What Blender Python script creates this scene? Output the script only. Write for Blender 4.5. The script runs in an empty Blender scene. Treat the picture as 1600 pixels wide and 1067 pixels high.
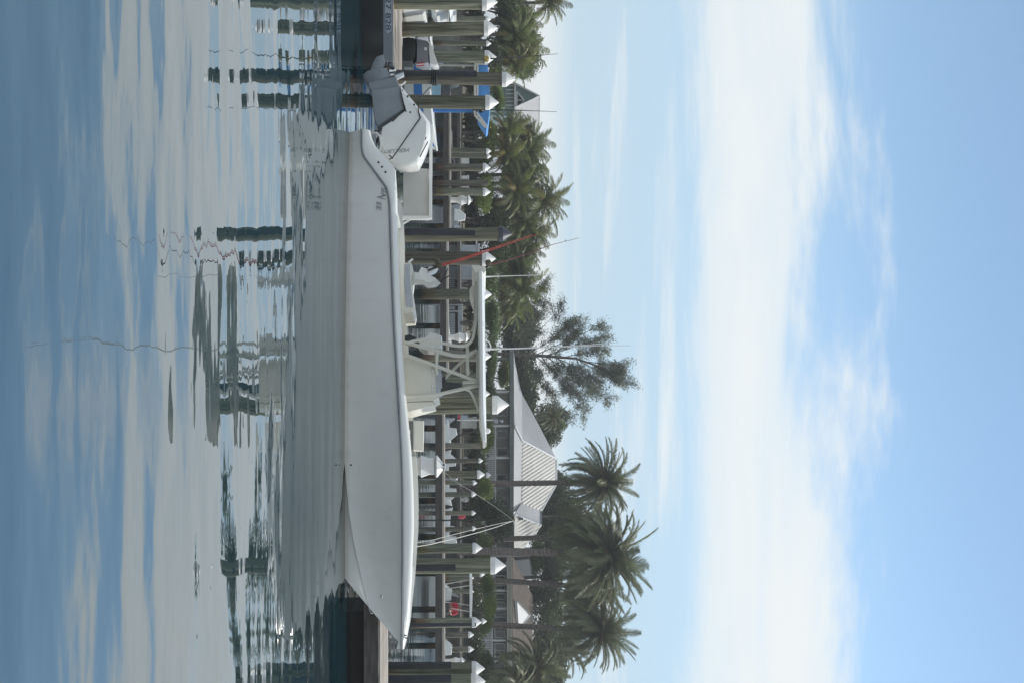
import bpy, math, random
from mathutils import Vector, Matrix, Euler
rnd = random.Random(11)
R = math.radians
scene = bpy.context.scene
COL = scene.collection

# ------------------------------------------------------------------ camera
F_PX, CU, CV, HCAM = 1778.0, 533.5, 800.0, 2.52
PITCH = math.atan(52.0 / F_PX)
cam_data = bpy.data.cameras.new("camera")
cam_data.sensor_width = 36.0
cam_data.lens = F_PX * 36.0 / 1600.0
cam_data.clip_start = 0.1
cam_data.clip_end = 6000
cam = bpy.data.objects.new("camera", cam_data)
COL.objects.link(cam)
_fw = Vector((0, math.cos(PITCH), math.sin(PITCH)))
_up = Vector((0, -math.sin(PITCH), math.cos(PITCH)))
_m = Matrix((( _up.x, -1, -_fw.x, 0), (_up.y, 0, -_fw.y, 0), (_up.z, 0, -_fw.z, HCAM), (0, 0, 0, 1)))
cam.matrix_world = _m            # the photograph lies on its side: the picture's right is up
scene.camera = cam

# ------------------------------------------------------------------ light
SUN_DIR = Vector((0.51, 0.30, 0.80)).normalized()
SUN_EL = math.asin(SUN_DIR.z)
scene.view_settings.view_transform = 'Standard'
scene.view_settings.look = 'None'
scene.view_settings.exposure = 0.35
scene.view_settings.gamma = 1.0
scene.view_settings.use_curve_mapping = False

world = bpy.data.worlds.new("World")
scene.world = world
world.use_nodes = True
wn, wl = world.node_tree.nodes, world.node_tree.links
wn.clear()
def W(t, **k):
    n = wn.new(t)
    for a, b in k.items(): setattr(n, a, b)
    return n
def wmath(op, a, b=None, c=None, clamp=False):
    n = W('ShaderNodeMath', operation=op, use_clamp=clamp)
    for i, x in enumerate((a, b, c)):
        if x is None: continue
        if isinstance(x, (int, float)): n.inputs[i].default_value = x
        else: wl.new(x, n.inputs[i])
    return n.outputs[0]
def wstep(x, a, b):
    n = W('ShaderNodeMapRange', interpolation_type='SMOOTHSTEP')
    n.inputs['From Min'].default_value = a; n.inputs['From Max'].default_value = b
    wl.new(x, n.inputs['Value'])
    return n.outputs['Result']
sky = W('ShaderNodeTexSky', sky_type='NISHITA')
sky.sun_disc = False
sky.sun_elevation = SUN_EL
sky.sun_rotation = math.atan2(SUN_DIR.x, SUN_DIR.y)
sky.air_density = 1.0; sky.dust_density = 0.1; sky.ozone_density = 0.8
SKY_STRENGTH = 0.14
SKY_LOC = (2.1, 7.7, 0)
geo = W('ShaderNodeTexCoord')
sep = W('ShaderNodeSeparateXYZ'); wl.new(geo.outputs['Generated'], sep.inputs[0])
zz = wmath('MAXIMUM', sep.outputs[2], 0.0)
den = wmath('ADD', zz, 0.06)
px = wmath('DIVIDE', sep.outputs[0], den)
py = wmath('DIVIDE', sep.outputs[1], den)
comb = W('ShaderNodeCombineXYZ'); wl.new(px, comb.inputs[0]); wl.new(py, comb.inputs[1])
def wnoise(scale, loc, sc, detail=6, rough=0.55, dist=0.0):
    mp = W('ShaderNodeMapping'); mp.inputs['Scale'].default_value = sc; mp.inputs['Location'].default_value = loc
    wl.new(comb.outputs[0], mp.inputs[0])
    n = W('ShaderNodeTexNoise'); n.inputs['Scale'].default_value = scale; n.inputs['Detail'].default_value = detail
    n.inputs['Roughness'].default_value = rough; n.inputs['Distortion'].default_value = dist
    wl.new(mp.outputs[0], n.inputs['Vector'])
    return n.outputs['Fac']
n1 = wnoise(1.0, (3.1, 1.7, 0), (0.9, 1.3, 1), 7, 0.6, 0.4)
n2 = wnoise(1.0, SKY_LOC, (0.35, 0.8, 1), 5, 0.55, 0.3)
apy = wmath('ABSOLUTE', py)
pd = wmath('ADD', apy, wmath('MULTIPLY_ADD', n1, 1.7, -0.85))
pd = wmath('ADD', pd, wmath('MULTIPLY_ADD', n2, 1.0, -0.5))
band = wmath('MULTIPLY', wstep(pd, 2.43, 2.80), wstep(wmath('MULTIPLY', pd, -1), -4.2, -3.5))
wisp = wmath('MULTIPLY', wstep(n2, 0.51, 0.68), wstep(n1, 0.30, 0.58))
wisp = wmath('MULTIPLY', wisp, 0.9)
haze = wmath('MULTIPLY', wstep(wmath('MULTIPLY', zz, -1), -0.085, -0.05), 0.9)
low = wmath('MULTIPLY_ADD', wstep(wmath('MULTIPLY', zz, -1), -0.34, -0.10), 0.85, 0.0)
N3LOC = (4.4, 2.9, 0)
# broken cloud added overhead and behind, out of view, to brighten shaded sides
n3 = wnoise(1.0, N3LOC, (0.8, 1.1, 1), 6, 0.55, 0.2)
fill_cloud = wmath('MULTIPLY', wstep(n3, 0.38, 0.52), wstep(wmath('MULTIPLY', py, -1), -1.80, -1.38))
band = wmath('MAXIMUM', band, fill_cloud)
dens = wmath('MULTIPLY_ADD', wstep(wmath('ADD', n1, wmath('MULTIPLY', n2, 0.6)), 0.55, 0.95), 0.30, 0.68)
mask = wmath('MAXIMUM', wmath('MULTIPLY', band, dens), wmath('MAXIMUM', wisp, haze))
mixl = W('ShaderNodeMix', data_type='RGBA')
wl.new(low, mixl.inputs['Factor']); wl.new(sky.outputs[0], mixl.inputs['A'])
mixl.inputs['B'].default_value = (2.95, 3.75, 5.0, 1)      # thin pale air low over the horizon
CLOUD = (5.1, 5.2, 5.65, 1)
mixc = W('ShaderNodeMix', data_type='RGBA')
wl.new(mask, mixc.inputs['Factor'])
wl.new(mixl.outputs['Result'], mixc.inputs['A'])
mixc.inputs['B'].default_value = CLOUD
wb = W('ShaderNodeMix', data_type='RGBA', blend_type='MULTIPLY'); wb.inputs['Factor'].default_value = 1.0
wl.new(mixc.outputs['Result'], wb.inputs['A']); wb.inputs['B'].default_value = (0.97, 1.0, 0.925, 1)
bg = W('ShaderNodeBackground'); bg.inputs['Strength'].default_value = SKY_STRENGTH
wl.new(wb.outputs['Result'], bg.inputs['Color'])
wout = W('ShaderNodeOutputWorld'); wl.new(bg.outputs[0], wout.inputs[0])

sun_data = bpy.data.lights.new("sun", 'SUN')
sun_data.energy = 2.8
sun_data.angle = R(0.5)
sun_data.color = (1.0, 0.955, 0.88)
sun = bpy.data.objects.new("sun", sun_data)
sun.rotation_euler = SUN_DIR.to_track_quat('Z', 'Y').to_euler()
COL.objects.link(sun)

# ------------------------------------------------------------------ helpers
CAM = Vector((0, 0, HCAM))
def ray(u, v):
    a, b = (u - CU) / F_PX, (v - CV) / F_PX
    y = math.cos(PITCH) - b * math.sin(PITCH)
    z = math.sin(PITCH) + b * math.cos(PITCH)
    return Vector((a / y, 1.0, z / y))
def P(u, v, d): return CAM + ray(u, v) * d
def ppm(d): return F_PX / d                    # photograph pixels per metre at a distance

class MB:
    def __init__(s): s.v, s.f = [], []
    def add(s, vs, fs):
        o = len(s.v); s.v += [Vector(x) for x in vs]; s.f += [tuple(i + o for i in f) for f in fs]; return s
    def obox(s, c, ax, ay, az):
        c, ax, ay, az = Vector(c), Vector(ax), Vector(ay), Vector(az)
        vs = [c + i * ax + j * ay + k * az for k in (-1, 1) for j in (-1, 1) for i in (-1, 1)]
        if ax.cross(ay).dot(az) < 0:
            return s.add(vs, [(0,1,3,2),(4,6,7,5),(0,4,5,1),(2,3,7,6),(0,2,6,4),(1,5,7,3)])
        return s.add(vs, [(0,2,3,1),(4,5,7,6),(0,1,5,4),(2,6,7,3),(0,4,6,2),(1,3,7,5)])
    def box(s, x0, x1, y0, y1, z0, z1):
        return s.obox(((x0+x1)/2,(y0+y1)/2,(z0+z1)/2), ((x1-x0)/2,0,0), (0,(y1-y0)/2,0), (0,0,(z1-z0)/2))
    def tube(s, pts, r, n=8, cap=True):
        pts = [Vector(p) for p in pts]; m = len(pts)
        rs = r if isinstance(r, (list, tuple)) else [r] * m
        rings = []; prev = None
        for i, p in enumerate(pts):
            t = (pts[min(i+1, m-1)] - pts[max(i-1, 0)]).normalized()
            if prev is None:
                ref = Vector((0,0,1)) if abs(t.z) < 0.9 else Vector((1,0,0))
                a = t.cross(ref).normalized()
            else:
                a = (prev - t * prev.dot(t)).normalized()
            prev = a; b = t.cross(a)
            rings.append([p + (a * math.cos(2*math.pi*k/n) + b * math.sin(2*math.pi*k/n)) * rs[i] for k in range(n)])
        vs = [q for ring in rings for q in ring]; fs = []
        for i in range(m - 1):
            for k in range(n):
                fs.append((i*n+k, i*n+(k+1) % n, (i+1)*n+(k+1) % n, (i+1)*n+k))
        if cap:
            fs.append(tuple(range(n-1, -1, -1))); fs.append(tuple((m-1)*n+k for k in range(n)))
        return s.add(vs, fs)
    def lathe(s, prof, c, n=16, axis=None):
        c = Vector(c); M = axis or Matrix.Identity(3); vs = []; fs = []
        for r, z in prof:
            for k in range(n):
                a = 2*math.pi*k/n
                vs.append(c + M @ Vector((r*math.cos(a), r*math.sin(a), z)))
        m = len(prof)
        for i in range(m-1):
            for k in range(n): fs.append((i*n+k, i*n+(k+1) % n, (i+1)*n+(k+1) % n, (i+1)*n+k))
        fs.append(tuple(range(n-1, -1, -1))); fs.append(tuple((m-1)*n+k for k in range(n)))
        return s.add(vs, fs)
    def prism(s, poly, vec):
        poly = [Vector(p) for p in poly]; vec = Vector(vec); n = len(poly)
        vs = poly + [p + vec for p in poly]
        nrm = sum(((poly[i]-poly[0]).cross(poly[(i+1) % n]-poly[0]) for i in range(1, n-1)), Vector())
        fl = nrm.dot(vec) > 0
        fs = [tuple(range(n))[::-1] if fl else tuple(range(n)), tuple(range(n, 2*n)) if fl else tuple(range(2*n-1, n-1, -1))]
        for i in range(n):
            j = (i+1) % n
            fs.append((i, j, n+j, n+i) if fl else (i, n+i, n+j, j))
        return s.add(vs, fs)
    def pillow(s, poly, side, layers):
        """polygon lofted sideways: layers = [(offset along side, inset scale)]"""
        poly = [Vector(p) for p in poly]; side = Vector(side).normalized(); n = len(poly)
        c = sum(poly, Vector()) / n
        vs = []
        for off, sc in layers: vs += [c + (p - c) * sc + side * off for p in poly]
        m = len(layers)
        nrm = sum(((poly[i]-poly[0]).cross(poly[(i+1) % n]-poly[0]) for i in range(1, n-1)), Vector())
        fl = nrm.dot(side) > 0
        fs = []
        for i in range(m-1):
            for k in range(n):
                q = (i*n+k, i*n+(k+1) % n, (i+1)*n+(k+1) % n, (i+1)*n+k)
                fs.append(q if fl else q[::-1])
        a, b = tuple(range(n)), tuple((m-1)*n+k for k in range(n))
        fs.append(a[::-1] if fl else a); fs.append(b if fl else b[::-1])
        return s.add(vs, fs)
    def quadstrip(s, rows):
        n = len(rows[0]); vs = [p for r in rows for p in r]; fs = []
        for i in range(len(rows)-1):
            for k in range(n-1): fs.append((i*n+k, i*n+k+1, (i+1)*n+k+1, (i+1)*n+k))
        return s.add(vs, fs)
    def mesh(s, name, mat, org=(0,0,0), smooth=True, angle=38):
        org = Vector(org)
        me = bpy.data.meshes.new(name)
        me.from_pydata([tuple(p - org) for p in s.v], [], s.f)
        me.validate(); me.update()
        if smooth:
            me.polygons.foreach_set('use_smooth', [True]*len(me.polygons))
            me.set_sharp_from_angle(angle=R(angle))
        if mat: me.materials.append(mat)
        return me
    def build(s, name, mat, parent=None, smooth=True, bevel=0, angle=38, org=None):
        o0 = Vector(parent['org']) if parent is not None else Vector(org or (0,0,0))
        me = s.mesh(name, mat, o0, smooth, angle)
        o = bpy.data.objects.new(name, me); COL.objects.link(o)
        if parent is not None: o.parent = parent
        else: o.location = o0
        o['org'] = tuple(o0)
        if bevel:
            b = o.modifiers.new('bevel', 'BEVEL'); b.width = bevel; b.segments = 2; b.limit_method = 'ANGLE'; b.angle_limit = R(40)
        return o
def tag(o, label, cat, group=None, kind=None):
    if label: o['label'] = label
    if cat: o['category'] = cat
    if group: o['group'] = group
    if kind: o['kind'] = kind
    return o
def thing(name, loc, label, cat, group=None):
    o = bpy.data.objects.new(name, None); COL.objects.link(o)
    o.location = loc; o.empty_display_size = 0.2; o['org'] = tuple(loc)
    return tag(o, label, cat, group)
def linkcopy(src, parent=None, mw=None):
    c = src.copy(); COL.objects.link(c)
    if parent is not None: c.parent = parent
    if mw is not None: c.matrix_local = mw
    return c
def text(name, body, size, mat, parent, origin, xdir, ydir, extrude=0.003, shear=0.0, align='LEFT', space=1.0):
    cu = bpy.data.curves.new(name, 'FONT'); cu.body = body; cu.size = size; cu.extrude = extrude; cu.shear = shear
    cu.align_x = align; cu.space_character = space; cu.materials.append(mat)
    tmp = bpy.data.objects.new(name, cu); COL.objects.link(tmp)
    bpy.context.view_layer.update()
    me = bpy.data.meshes.new_from_object(tmp.evaluated_get(bpy.context.evaluated_depsgraph_get()))
    bpy.data.objects.remove(tmp); bpy.data.curves.remove(cu)
    me.name = name
    if not me.materials: me.materials.append(mat)
    o = bpy.data.objects.new(name, me); COL.objects.link(o)
    x = Vector(xdir).normalized(); y = Vector(ydir); y = (y - x*y.dot(x)).normalized(); z = x.cross(y)
    o.parent = parent
    p = Vector(origin) - Vector(parent['org'])
    o.matrix_local = Matrix(((x.x,y.x,z.x,p.x),(x.y,y.y,z.y,p.y),(x.z,y.z,z.z,p.z),(0,0,0,1)))
    o['org'] = parent['org']
    return o

# ------------------------------------------------------------------ materials
def mat(name, col, rough=0.6, var=0.12, scale=3.0, stretch=(1,1,1), bump=0.0, bscale=None, metal=0.0, spec=0.5, coat=0.0, col2=None, coords='Object', trans=0.0, randv=0.0, detail=5):
    m = bpy.data.materials.new(name); m.use_nodes = True
    nt = m.node_tree; N, L = nt.nodes, nt.links
    b = N['Principled BSDF']
    b.inputs['Roughness'].default_value = rough; b.inputs['Metallic'].default_value = metal
    b.inputs['Specular IOR Level'].default_value = spec; b.inputs['Coat Weight'].default_value = coat
    tc = N.new('ShaderNodeTexCoord'); mp = N.new('ShaderNodeMapping'); mp.inputs['Scale'].default_value = stretch
    L.new(tc.outputs[coords], mp.inputs[0])
    no = N.new('ShaderNodeTexNoise'); no.inputs['Scale'].default_value = scale; no.inputs['Detail'].default_value = detail
    no.inputs['Roughness'].default_value = 0.6
    L.new(mp.outputs[0], no.inputs['Vector'])
    c2 = col2 or tuple(max(0, c*(1-2.2*var)) for c in col)
    c1 = col if col2 else tuple(min(1, c*(1+1.4*var)) for c in col)
    mr = N.new('ShaderNodeMapRange'); mr.inputs['From Min'].default_value = 0.3; mr.inputs['From Max'].default_value = 0.7
    L.new(no.outputs['Fac'], mr.inputs['Value'])
    mx = N.new('ShaderNodeMix'); mx.data_type = 'RGBA'
    L.new(mr.outputs['Result'], mx.inputs['Factor'])
    mx.inputs['A'].default_value = (*c2, 1); mx.inputs['B'].default_value = (*c1, 1)
    out = mx.outputs['Result']
    if randv:
        oi = N.new('ShaderNodeObjectInfo'); hs = N.new('ShaderNodeHueSaturation')
        r2 = N.new('ShaderNodeMapRange'); r2.inputs['To Min'].default_value = 1-randv; r2.inputs['To Max'].default_value = 1+randv
        L.new(oi.outputs['Random'], r2.inputs['Value']); L.new(r2.outputs['Result'], hs.inputs['Value'])
        r3 = N.new('ShaderNodeMapRange'); r3.inputs['To Min'].default_value = 0.5-randv*0.06; r3.inputs['To Max'].default_value = 0.5+randv*0.06
        mm = N.new('ShaderNodeMath'); mm.operation = 'FRACT'; m7 = N.new('ShaderNodeMath'); m7.operation = 'MULTIPLY'; m7.inputs[1].default_value = 7.31
        L.new(oi.outputs['Random'], m7.inputs[0]); L.new(m7.outputs[0], mm.inputs[0]); L.new(mm.outputs[0], r3.inputs['Value']); L.new(r3.outputs['Result'], hs.inputs['Hue'])
        L.new(out, hs.inputs['Color']); out = hs.outputs['Color']
    L.new(out, b.inputs['Base Color'])
    if bump:
        bn = N.new('ShaderNodeBump'); bn.inputs['Strength'].default_value = 1.0; bn.inputs['Distance'].default_value = bump
        n2_ = no
        if bscale:
            n2_ = N.new('ShaderNodeTexNoise'); n2_.inputs['Scale'].default_value = bscale; n2_.inputs['Detail'].default_value = 4
            L.new(mp.outputs[0], n2_.inputs['Vector'])
        L.new(n2_.outputs['Fac'], bn.inputs['Height']); L.new(bn.outputs[0], b.inputs['Normal'])
    if trans:
        tr = N.new('ShaderNodeBsdfTranslucent'); L.new(out, tr.inputs['Color'])
        ms = N.new('ShaderNodeMixShader'); ms.inputs[0].default_value = trans
        L.new(b.outputs[0], ms.inputs[1]); L.new(tr.outputs[0], ms.inputs[2])
        L.new(ms.outputs[0], N['Material Output'].inputs['Surface'])
    return m

GEL   = mat('gelcoat_white', (0.74,0.75,0.73), 0.22, 0.02, 0.8, coat=0.4)
HULLM = mat('gelcoat_hull', (0.80,0.805,0.78), 0.14, 0.035, 0.5, coat=0.8)
def stain(m):                                  # tan waterline stain and faint streaks on the hull
    nt = m.node_tree; N, L = nt.nodes, nt.links; b = N['Principled BSDF']
    src = b.inputs['Base Color'].links[0].from_socket
    tc = N.new('ShaderNodeTexCoord'); sp = N.new('ShaderNodeSeparateXYZ'); L.new(tc.outputs['Object'], sp.inputs[0])
    mp = N.new('ShaderNodeMapping'); mp.inputs['Scale'].default_value = (5,5,0.35); L.new(tc.outputs['Object'], mp.inputs[0])
    no = N.new('ShaderNodeTexNoise'); no.inputs['Scale'].default_value = 1.0; no.inputs['Detail'].default_value = 6; L.new(mp.outputs[0], no.inputs['Vector'])
    ad = N.new('ShaderNodeMath'); ad.operation = 'MULTIPLY_ADD'; ad.inputs[1].default_value = -0.10; L.new(no.outputs['Fac'], ad.inputs[0]); L.new(sp.outputs[2], ad.inputs[2])
    r = N.new('ShaderNodeMapRange'); r.inputs['From Min'].default_value = 0.055; r.inputs['From Max'].default_value = -0.02; L.new(ad.outputs[0], r.inputs['Value'])
    r2 = N.new('ShaderNodeMapRange'); r2.inputs['From Min'].default_value = 0.56; r2.inputs['From Max'].default_value = 0.75; r2.inputs['To Max'].default_value = 0.10; L.new(no.outputs['Fac'], r2.inputs['Value'])
    ma = N.new('ShaderNodeMath'); ma.operation = 'MULTIPLY_ADD'; ma.inputs[1].default_value = 0.35; L.new(r.outputs[0], ma.inputs[0]); L.new(r2.outputs[0], ma.inputs[2])
    mx = N.new('ShaderNodeMix'); mx.data_type = 'RGBA'; L.new(ma.outputs[0], mx.inputs['Factor']); L.new(src, mx.inputs['A']); mx.inputs['B'].default_value = (0.42,0.37,0.24,1)
    L.new(mx.outputs['Result'], b.inputs['Base Color'])
stain(HULLM)
CREAM = mat('gelcoat_cream', (0.74,0.72,0.64), 0.4, 0.04, 1.2)
PIPE  = mat('powder_coated_pipe', (0.66,0.65,0.58), 0.35, 0.03, 3)
WHITE = mat('white_plastic', (0.78,0.78,0.77), 0.45, 0.05, 4)
CAPW  = mat('white_cap_plastic', (0.70,0.70,0.69), 0.5, 0.06, 3)
VINYL = mat('grey_vinyl', (0.44,0.47,0.52), 0.5, 0.06, 4)
GREYM = mat('engine_grey', (0.22,0.25,0.28), 0.35, 0.06, 4)
BLACK = mat('black_plastic', (0.018,0.02,0.024), 0.35, 0.2, 6)
DKGREY= mat('dark_grey', (0.07,0.075,0.085), 0.5, 0.15, 4)
CHROME= mat('stainless', (0.6,0.6,0.6), 0.2, 0.05, 5, metal=1.0)
RUB   = mat('rub_rail_grey', (0.22,0.24,0.26), 0.45, 0.1, 3)
REDROD= mat('red_rod', (0.42,0.06,0.045), 0.35, 0.12, 6)
ROPEW = mat('white_rope', (0.66,0.65,0.60), 0.8, 0.1, 60)
ROPEB = mat('black_rope', (0.03,0.032,0.035), 0.8, 0.2, 60)
BLUEC = mat('blue_canvas', (0.09,0.28,0.62), 0.8, 0.1, 5)
BLUEP = mat('blue_paint', (0.05,0.19,0.50), 0.3, 0.06, 2)
LBLUE = mat('pale_blue_panel', (0.25,0.46,0.58), 0.3, 0.08, 3)
NAVY  = mat('navy_lettering', (0.015,0.035,0.10), 0.5, 0.1, 10)
GREYTX= mat('grey_lettering', (0.27,0.29,0.30), 0.5, 0.1, 10)
REDF  = mat('red_fabric', (0.50,0.03,0.06), 0.7, 0.12, 6)
GLASS = mat('dark_glass', (0.02,0.026,0.03), 0.08, 0.2, 2)
SKIFF = mat('grey_skiff_paint', (0.014,0.017,0.02), 0.45, 0.1, 3)
PLATE = mat('pale_grey_plate', (0.34,0.38,0.43), 0.5, 0.08, 5)
PLANK = mat('weathered_plank', (0.35,0.315,0.275), 0.85, 0.25, 2.2, (1.2,14,14), 0.004, randv=0.25)
BEAM  = mat('dock_beam', (0.080,0.070,0.064), 0.85, 0.25, 1.5, (1,8,8), 0.004)
BEAML = mat('dock_beam_pale_edge', (0.42,0.39,0.34), 0.8, 0.15, 2, (1,8,8))
WRAP  = mat('black_rubbing_wrap', (0.022,0.026,0.036), 0.5, 0.25, 3)
WALLG = mat('house_wall_grey', (0.36,0.36,0.34), 0.85, 0.08, 1.5)
TRIMW = mat('white_trim', (0.62,0.64,0.66), 0.6, 0.05, 2)
FASC  = mat('fascia_grey_green', (0.16,0.18,0.18), 0.7, 0.08, 1)
FASCL = mat('fascia_pale', (0.46,0.45,0.41), 0.7, 0.06, 1)
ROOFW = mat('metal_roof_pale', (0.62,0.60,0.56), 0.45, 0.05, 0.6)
ROOFG = mat('metal_roof_grey_and_shade', (0.45,0.45,0.46), 0.5, 0.05, 0.6)  # grey roofs' own colour; also paints shade on the porch house's left slopes
TEAL  = mat('teal_siding', (0.17,0.26,0.26), 0.8, 0.08, 2)
SHED  = mat('shed_siding', (0.48,0.53,0.58), 0.7, 0.06, 1.2)
CONC  = mat('seawall_concrete', (0.20,0.195,0.17), 0.9, 0.25, 0.8, bump=0.02)
SOIL  = mat('ground_soil', (0.11,0.10,0.06), 0.95, 0.3, 0.4)
TRUNK = mat('palm_trunk', (0.16,0.135,0.12), 0.9, 0.3, 2.5, (1,1,6), 0.03)
BARK  = mat('tree_bark', (0.12,0.10,0.085), 0.9, 0.3, 3, (1,1,3), 0.02)
COCO  = mat('coconut_leaf', (0.15,0.172,0.055), 0.42, 0.30, 0.7, trans=0.35, randv=0.35)
COCOY = mat('coconut_leaf_yellowed', (0.24,0.19,0.05), 0.5, 0.25, 0.7, trans=0.25, randv=0.25)
DATE  = mat('date_leaf', (0.165,0.185,0.095), 0.45, 0.22, 0.7, trans=0.3, randv=0.28)
DATEO = mat('date_stalk_orange', (0.42,0.19,0.07), 0.6, 0.25, 3, randv=0.2)
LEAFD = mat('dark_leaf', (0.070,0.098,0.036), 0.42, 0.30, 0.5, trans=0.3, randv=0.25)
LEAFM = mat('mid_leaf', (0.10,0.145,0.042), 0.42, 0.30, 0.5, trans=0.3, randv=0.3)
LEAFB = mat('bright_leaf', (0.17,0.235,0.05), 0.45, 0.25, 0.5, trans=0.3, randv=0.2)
CASU  = mat('casuarina_needles', (0.16,0.19,0.12), 0.5, 0.25, 0.5, trans=0.3, randv=0.15)

def wood_post_mat():
    m = bpy.data.materials.new('piling_wood'); m.use_nodes = True
    nt = m.node_tree; N, L = nt.nodes, nt.links; b = N['Principled BSDF']; b.inputs['Roughness'].default_value = 0.85
    b.inputs['Specular IOR Level'].default_value = 0.25
    tc = N.new('ShaderNodeTexCoord'); mp = N.new('ShaderNodeMapping'); mp.inputs['Scale'].default_value = (16,16,0.8)
    L.new(tc.outputs['Object'], mp.inputs[0])
    oi = N.new('ShaderNodeObjectInfo')
    off = N.new('ShaderNodeVectorMath'); off.operation = 'ADD'; L.new(mp.outputs[0], off.inputs[0])
    sc = N.new('ShaderNodeMath'); sc.operation = 'MULTIPLY'; sc.inputs[1].default_value = 37.0; L.new(oi.outputs['Random'], sc.inputs[0]); L.new(sc.outputs[0], off.inputs[1])
    no = N.new('ShaderNodeTexNoise'); no.inputs['Scale'].default_value = 1.3; no.inputs['Detail'].default_value = 7; L.new(off.outputs[0], no.inputs['Vector'])
    cr = N.new('ShaderNodeValToRGB'); e = cr.color_ramp.elements
    e[0].position = 0.28; e[0].color = (0.085,0.082,0.062,1); e[1].position = 0.72; e[1].color = (0.29,0.275,0.215,1)
    k = cr.color_ramp.elements.new(0.5); k.color = (0.175,0.172,0.13,1)
    L.new(no.outputs['Fac'], cr.inputs[0])
    # tide stain near the water: rusty band, then a dark weed band
    sp = N.new('ShaderNodeSeparateXYZ'); L.new(tc.outputs['Object'], sp.inputs[0])
    ad = N.new('ShaderNodeMath'); ad.operation = 'MULTIPLY_ADD'; ad.inputs[1].default_value = 0.9; L.new(no.outputs['Fac'], ad.inputs[0]); L.new(sp.outputs[2], ad.inputs[2])
    r1 = N.new('ShaderNodeMapRange'); r1.inputs['From Min'].default_value = 1.35; r1.inputs['From Max'].default_value = 0.95; L.new(ad.outputs[0], r1.inputs['Value'])
    m1 = N.new('ShaderNodeMix'); m1.data_type = 'RGBA'; L.new(r1.outputs[0], m1.inputs['Factor']); L.new(cr.outputs[0], m1.inputs['A']); m1.inputs['B'].default_value = (0.125,0.085,0.052,1)
    r2 = N.new('ShaderNodeMapRange'); r2.inputs['From Min'].default_value = 0.80; r2.inputs['From Max'].default_value = 0.6; L.new(ad.outputs[0], r2.inputs['Value'])
    m2 = N.new('ShaderNodeMix'); m2.data_type = 'RGBA'; L.new(r2.outputs[0], m2.inputs['Factor']); L.new(m1.outputs['Result'], m2.inputs['A']); m2.inputs['B'].default_value = (0.02,0.022,0.018,1)
    hs = N.new('ShaderNodeHueSaturation'); L.new(m2.outputs['Result'], hs.inputs['Color'])
    rv = N.new('ShaderNodeMapRange'); rv.inputs['To Min'].default_value = 0.62; rv.inputs['To Max'].default_value = 1.15; L.new(oi.outputs['Random'], rv.inputs['Value']); L.new(rv.outputs[0], hs.inputs['Value'])
    f7 = N.new('ShaderNodeMath'); f7.operation = 'MULTIPLY'; f7.inputs[1].default_value = 9.7; L.new(oi.outputs['Random'], f7.inputs[0]); fr = N.new('ShaderNodeMath'); fr.operation = 'FRACT'; L.new(f7.outputs[0], fr.inputs[0])
    rh = N.new('ShaderNodeMapRange'); rh.inputs['To Min'].default_value = 0.47; rh.inputs['To Max'].default_value = 0.56; L.new(fr.outputs[0], rh.inputs['Value']); L.new(rh.outputs[0], hs.inputs['Hue'])
    # long dark drying checks
    mq = N.new('ShaderNodeMapping'); mq.inputs['Scale'].default_value = (34,34,0.45); L.new(tc.outputs['Object'], mq.inputs[0])
    nq = N.new('ShaderNodeTexNoise'); nq.inputs['Scale'].default_value = 1.0; nq.inputs['Detail'].default_value = 3; L.new(mq.outputs[0], nq.inputs['Vector'])
    rq = N.new('ShaderNodeMapRange'); rq.inputs['From Min'].default_value = 0.60; rq.inputs['From Max'].default_value = 0.68; rq.inputs['To Max'].default_value = 0.7; L.new(nq.outputs['Fac'], rq.inputs['Value'])
    mk = N.new('ShaderNodeMix'); mk.data_type = 'RGBA'; L.new(rq.outputs[0], mk.inputs['Factor']); L.new(hs.outputs['Color'], mk.inputs['A']); mk.inputs['B'].default_value = (0.035,0.034,0.028,1)
    L.new(mk.outputs['Result'], b.inputs['Base Color'])
    bn = N.new('ShaderNodeBump'); bn.inputs['Distance'].default_value = 0.02; L.new(no.outputs['Fac'], bn.inputs['Height']); L.new(bn.outputs[0], b.inputs['Normal'])
    return m
POST = wood_post_mat()

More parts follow.
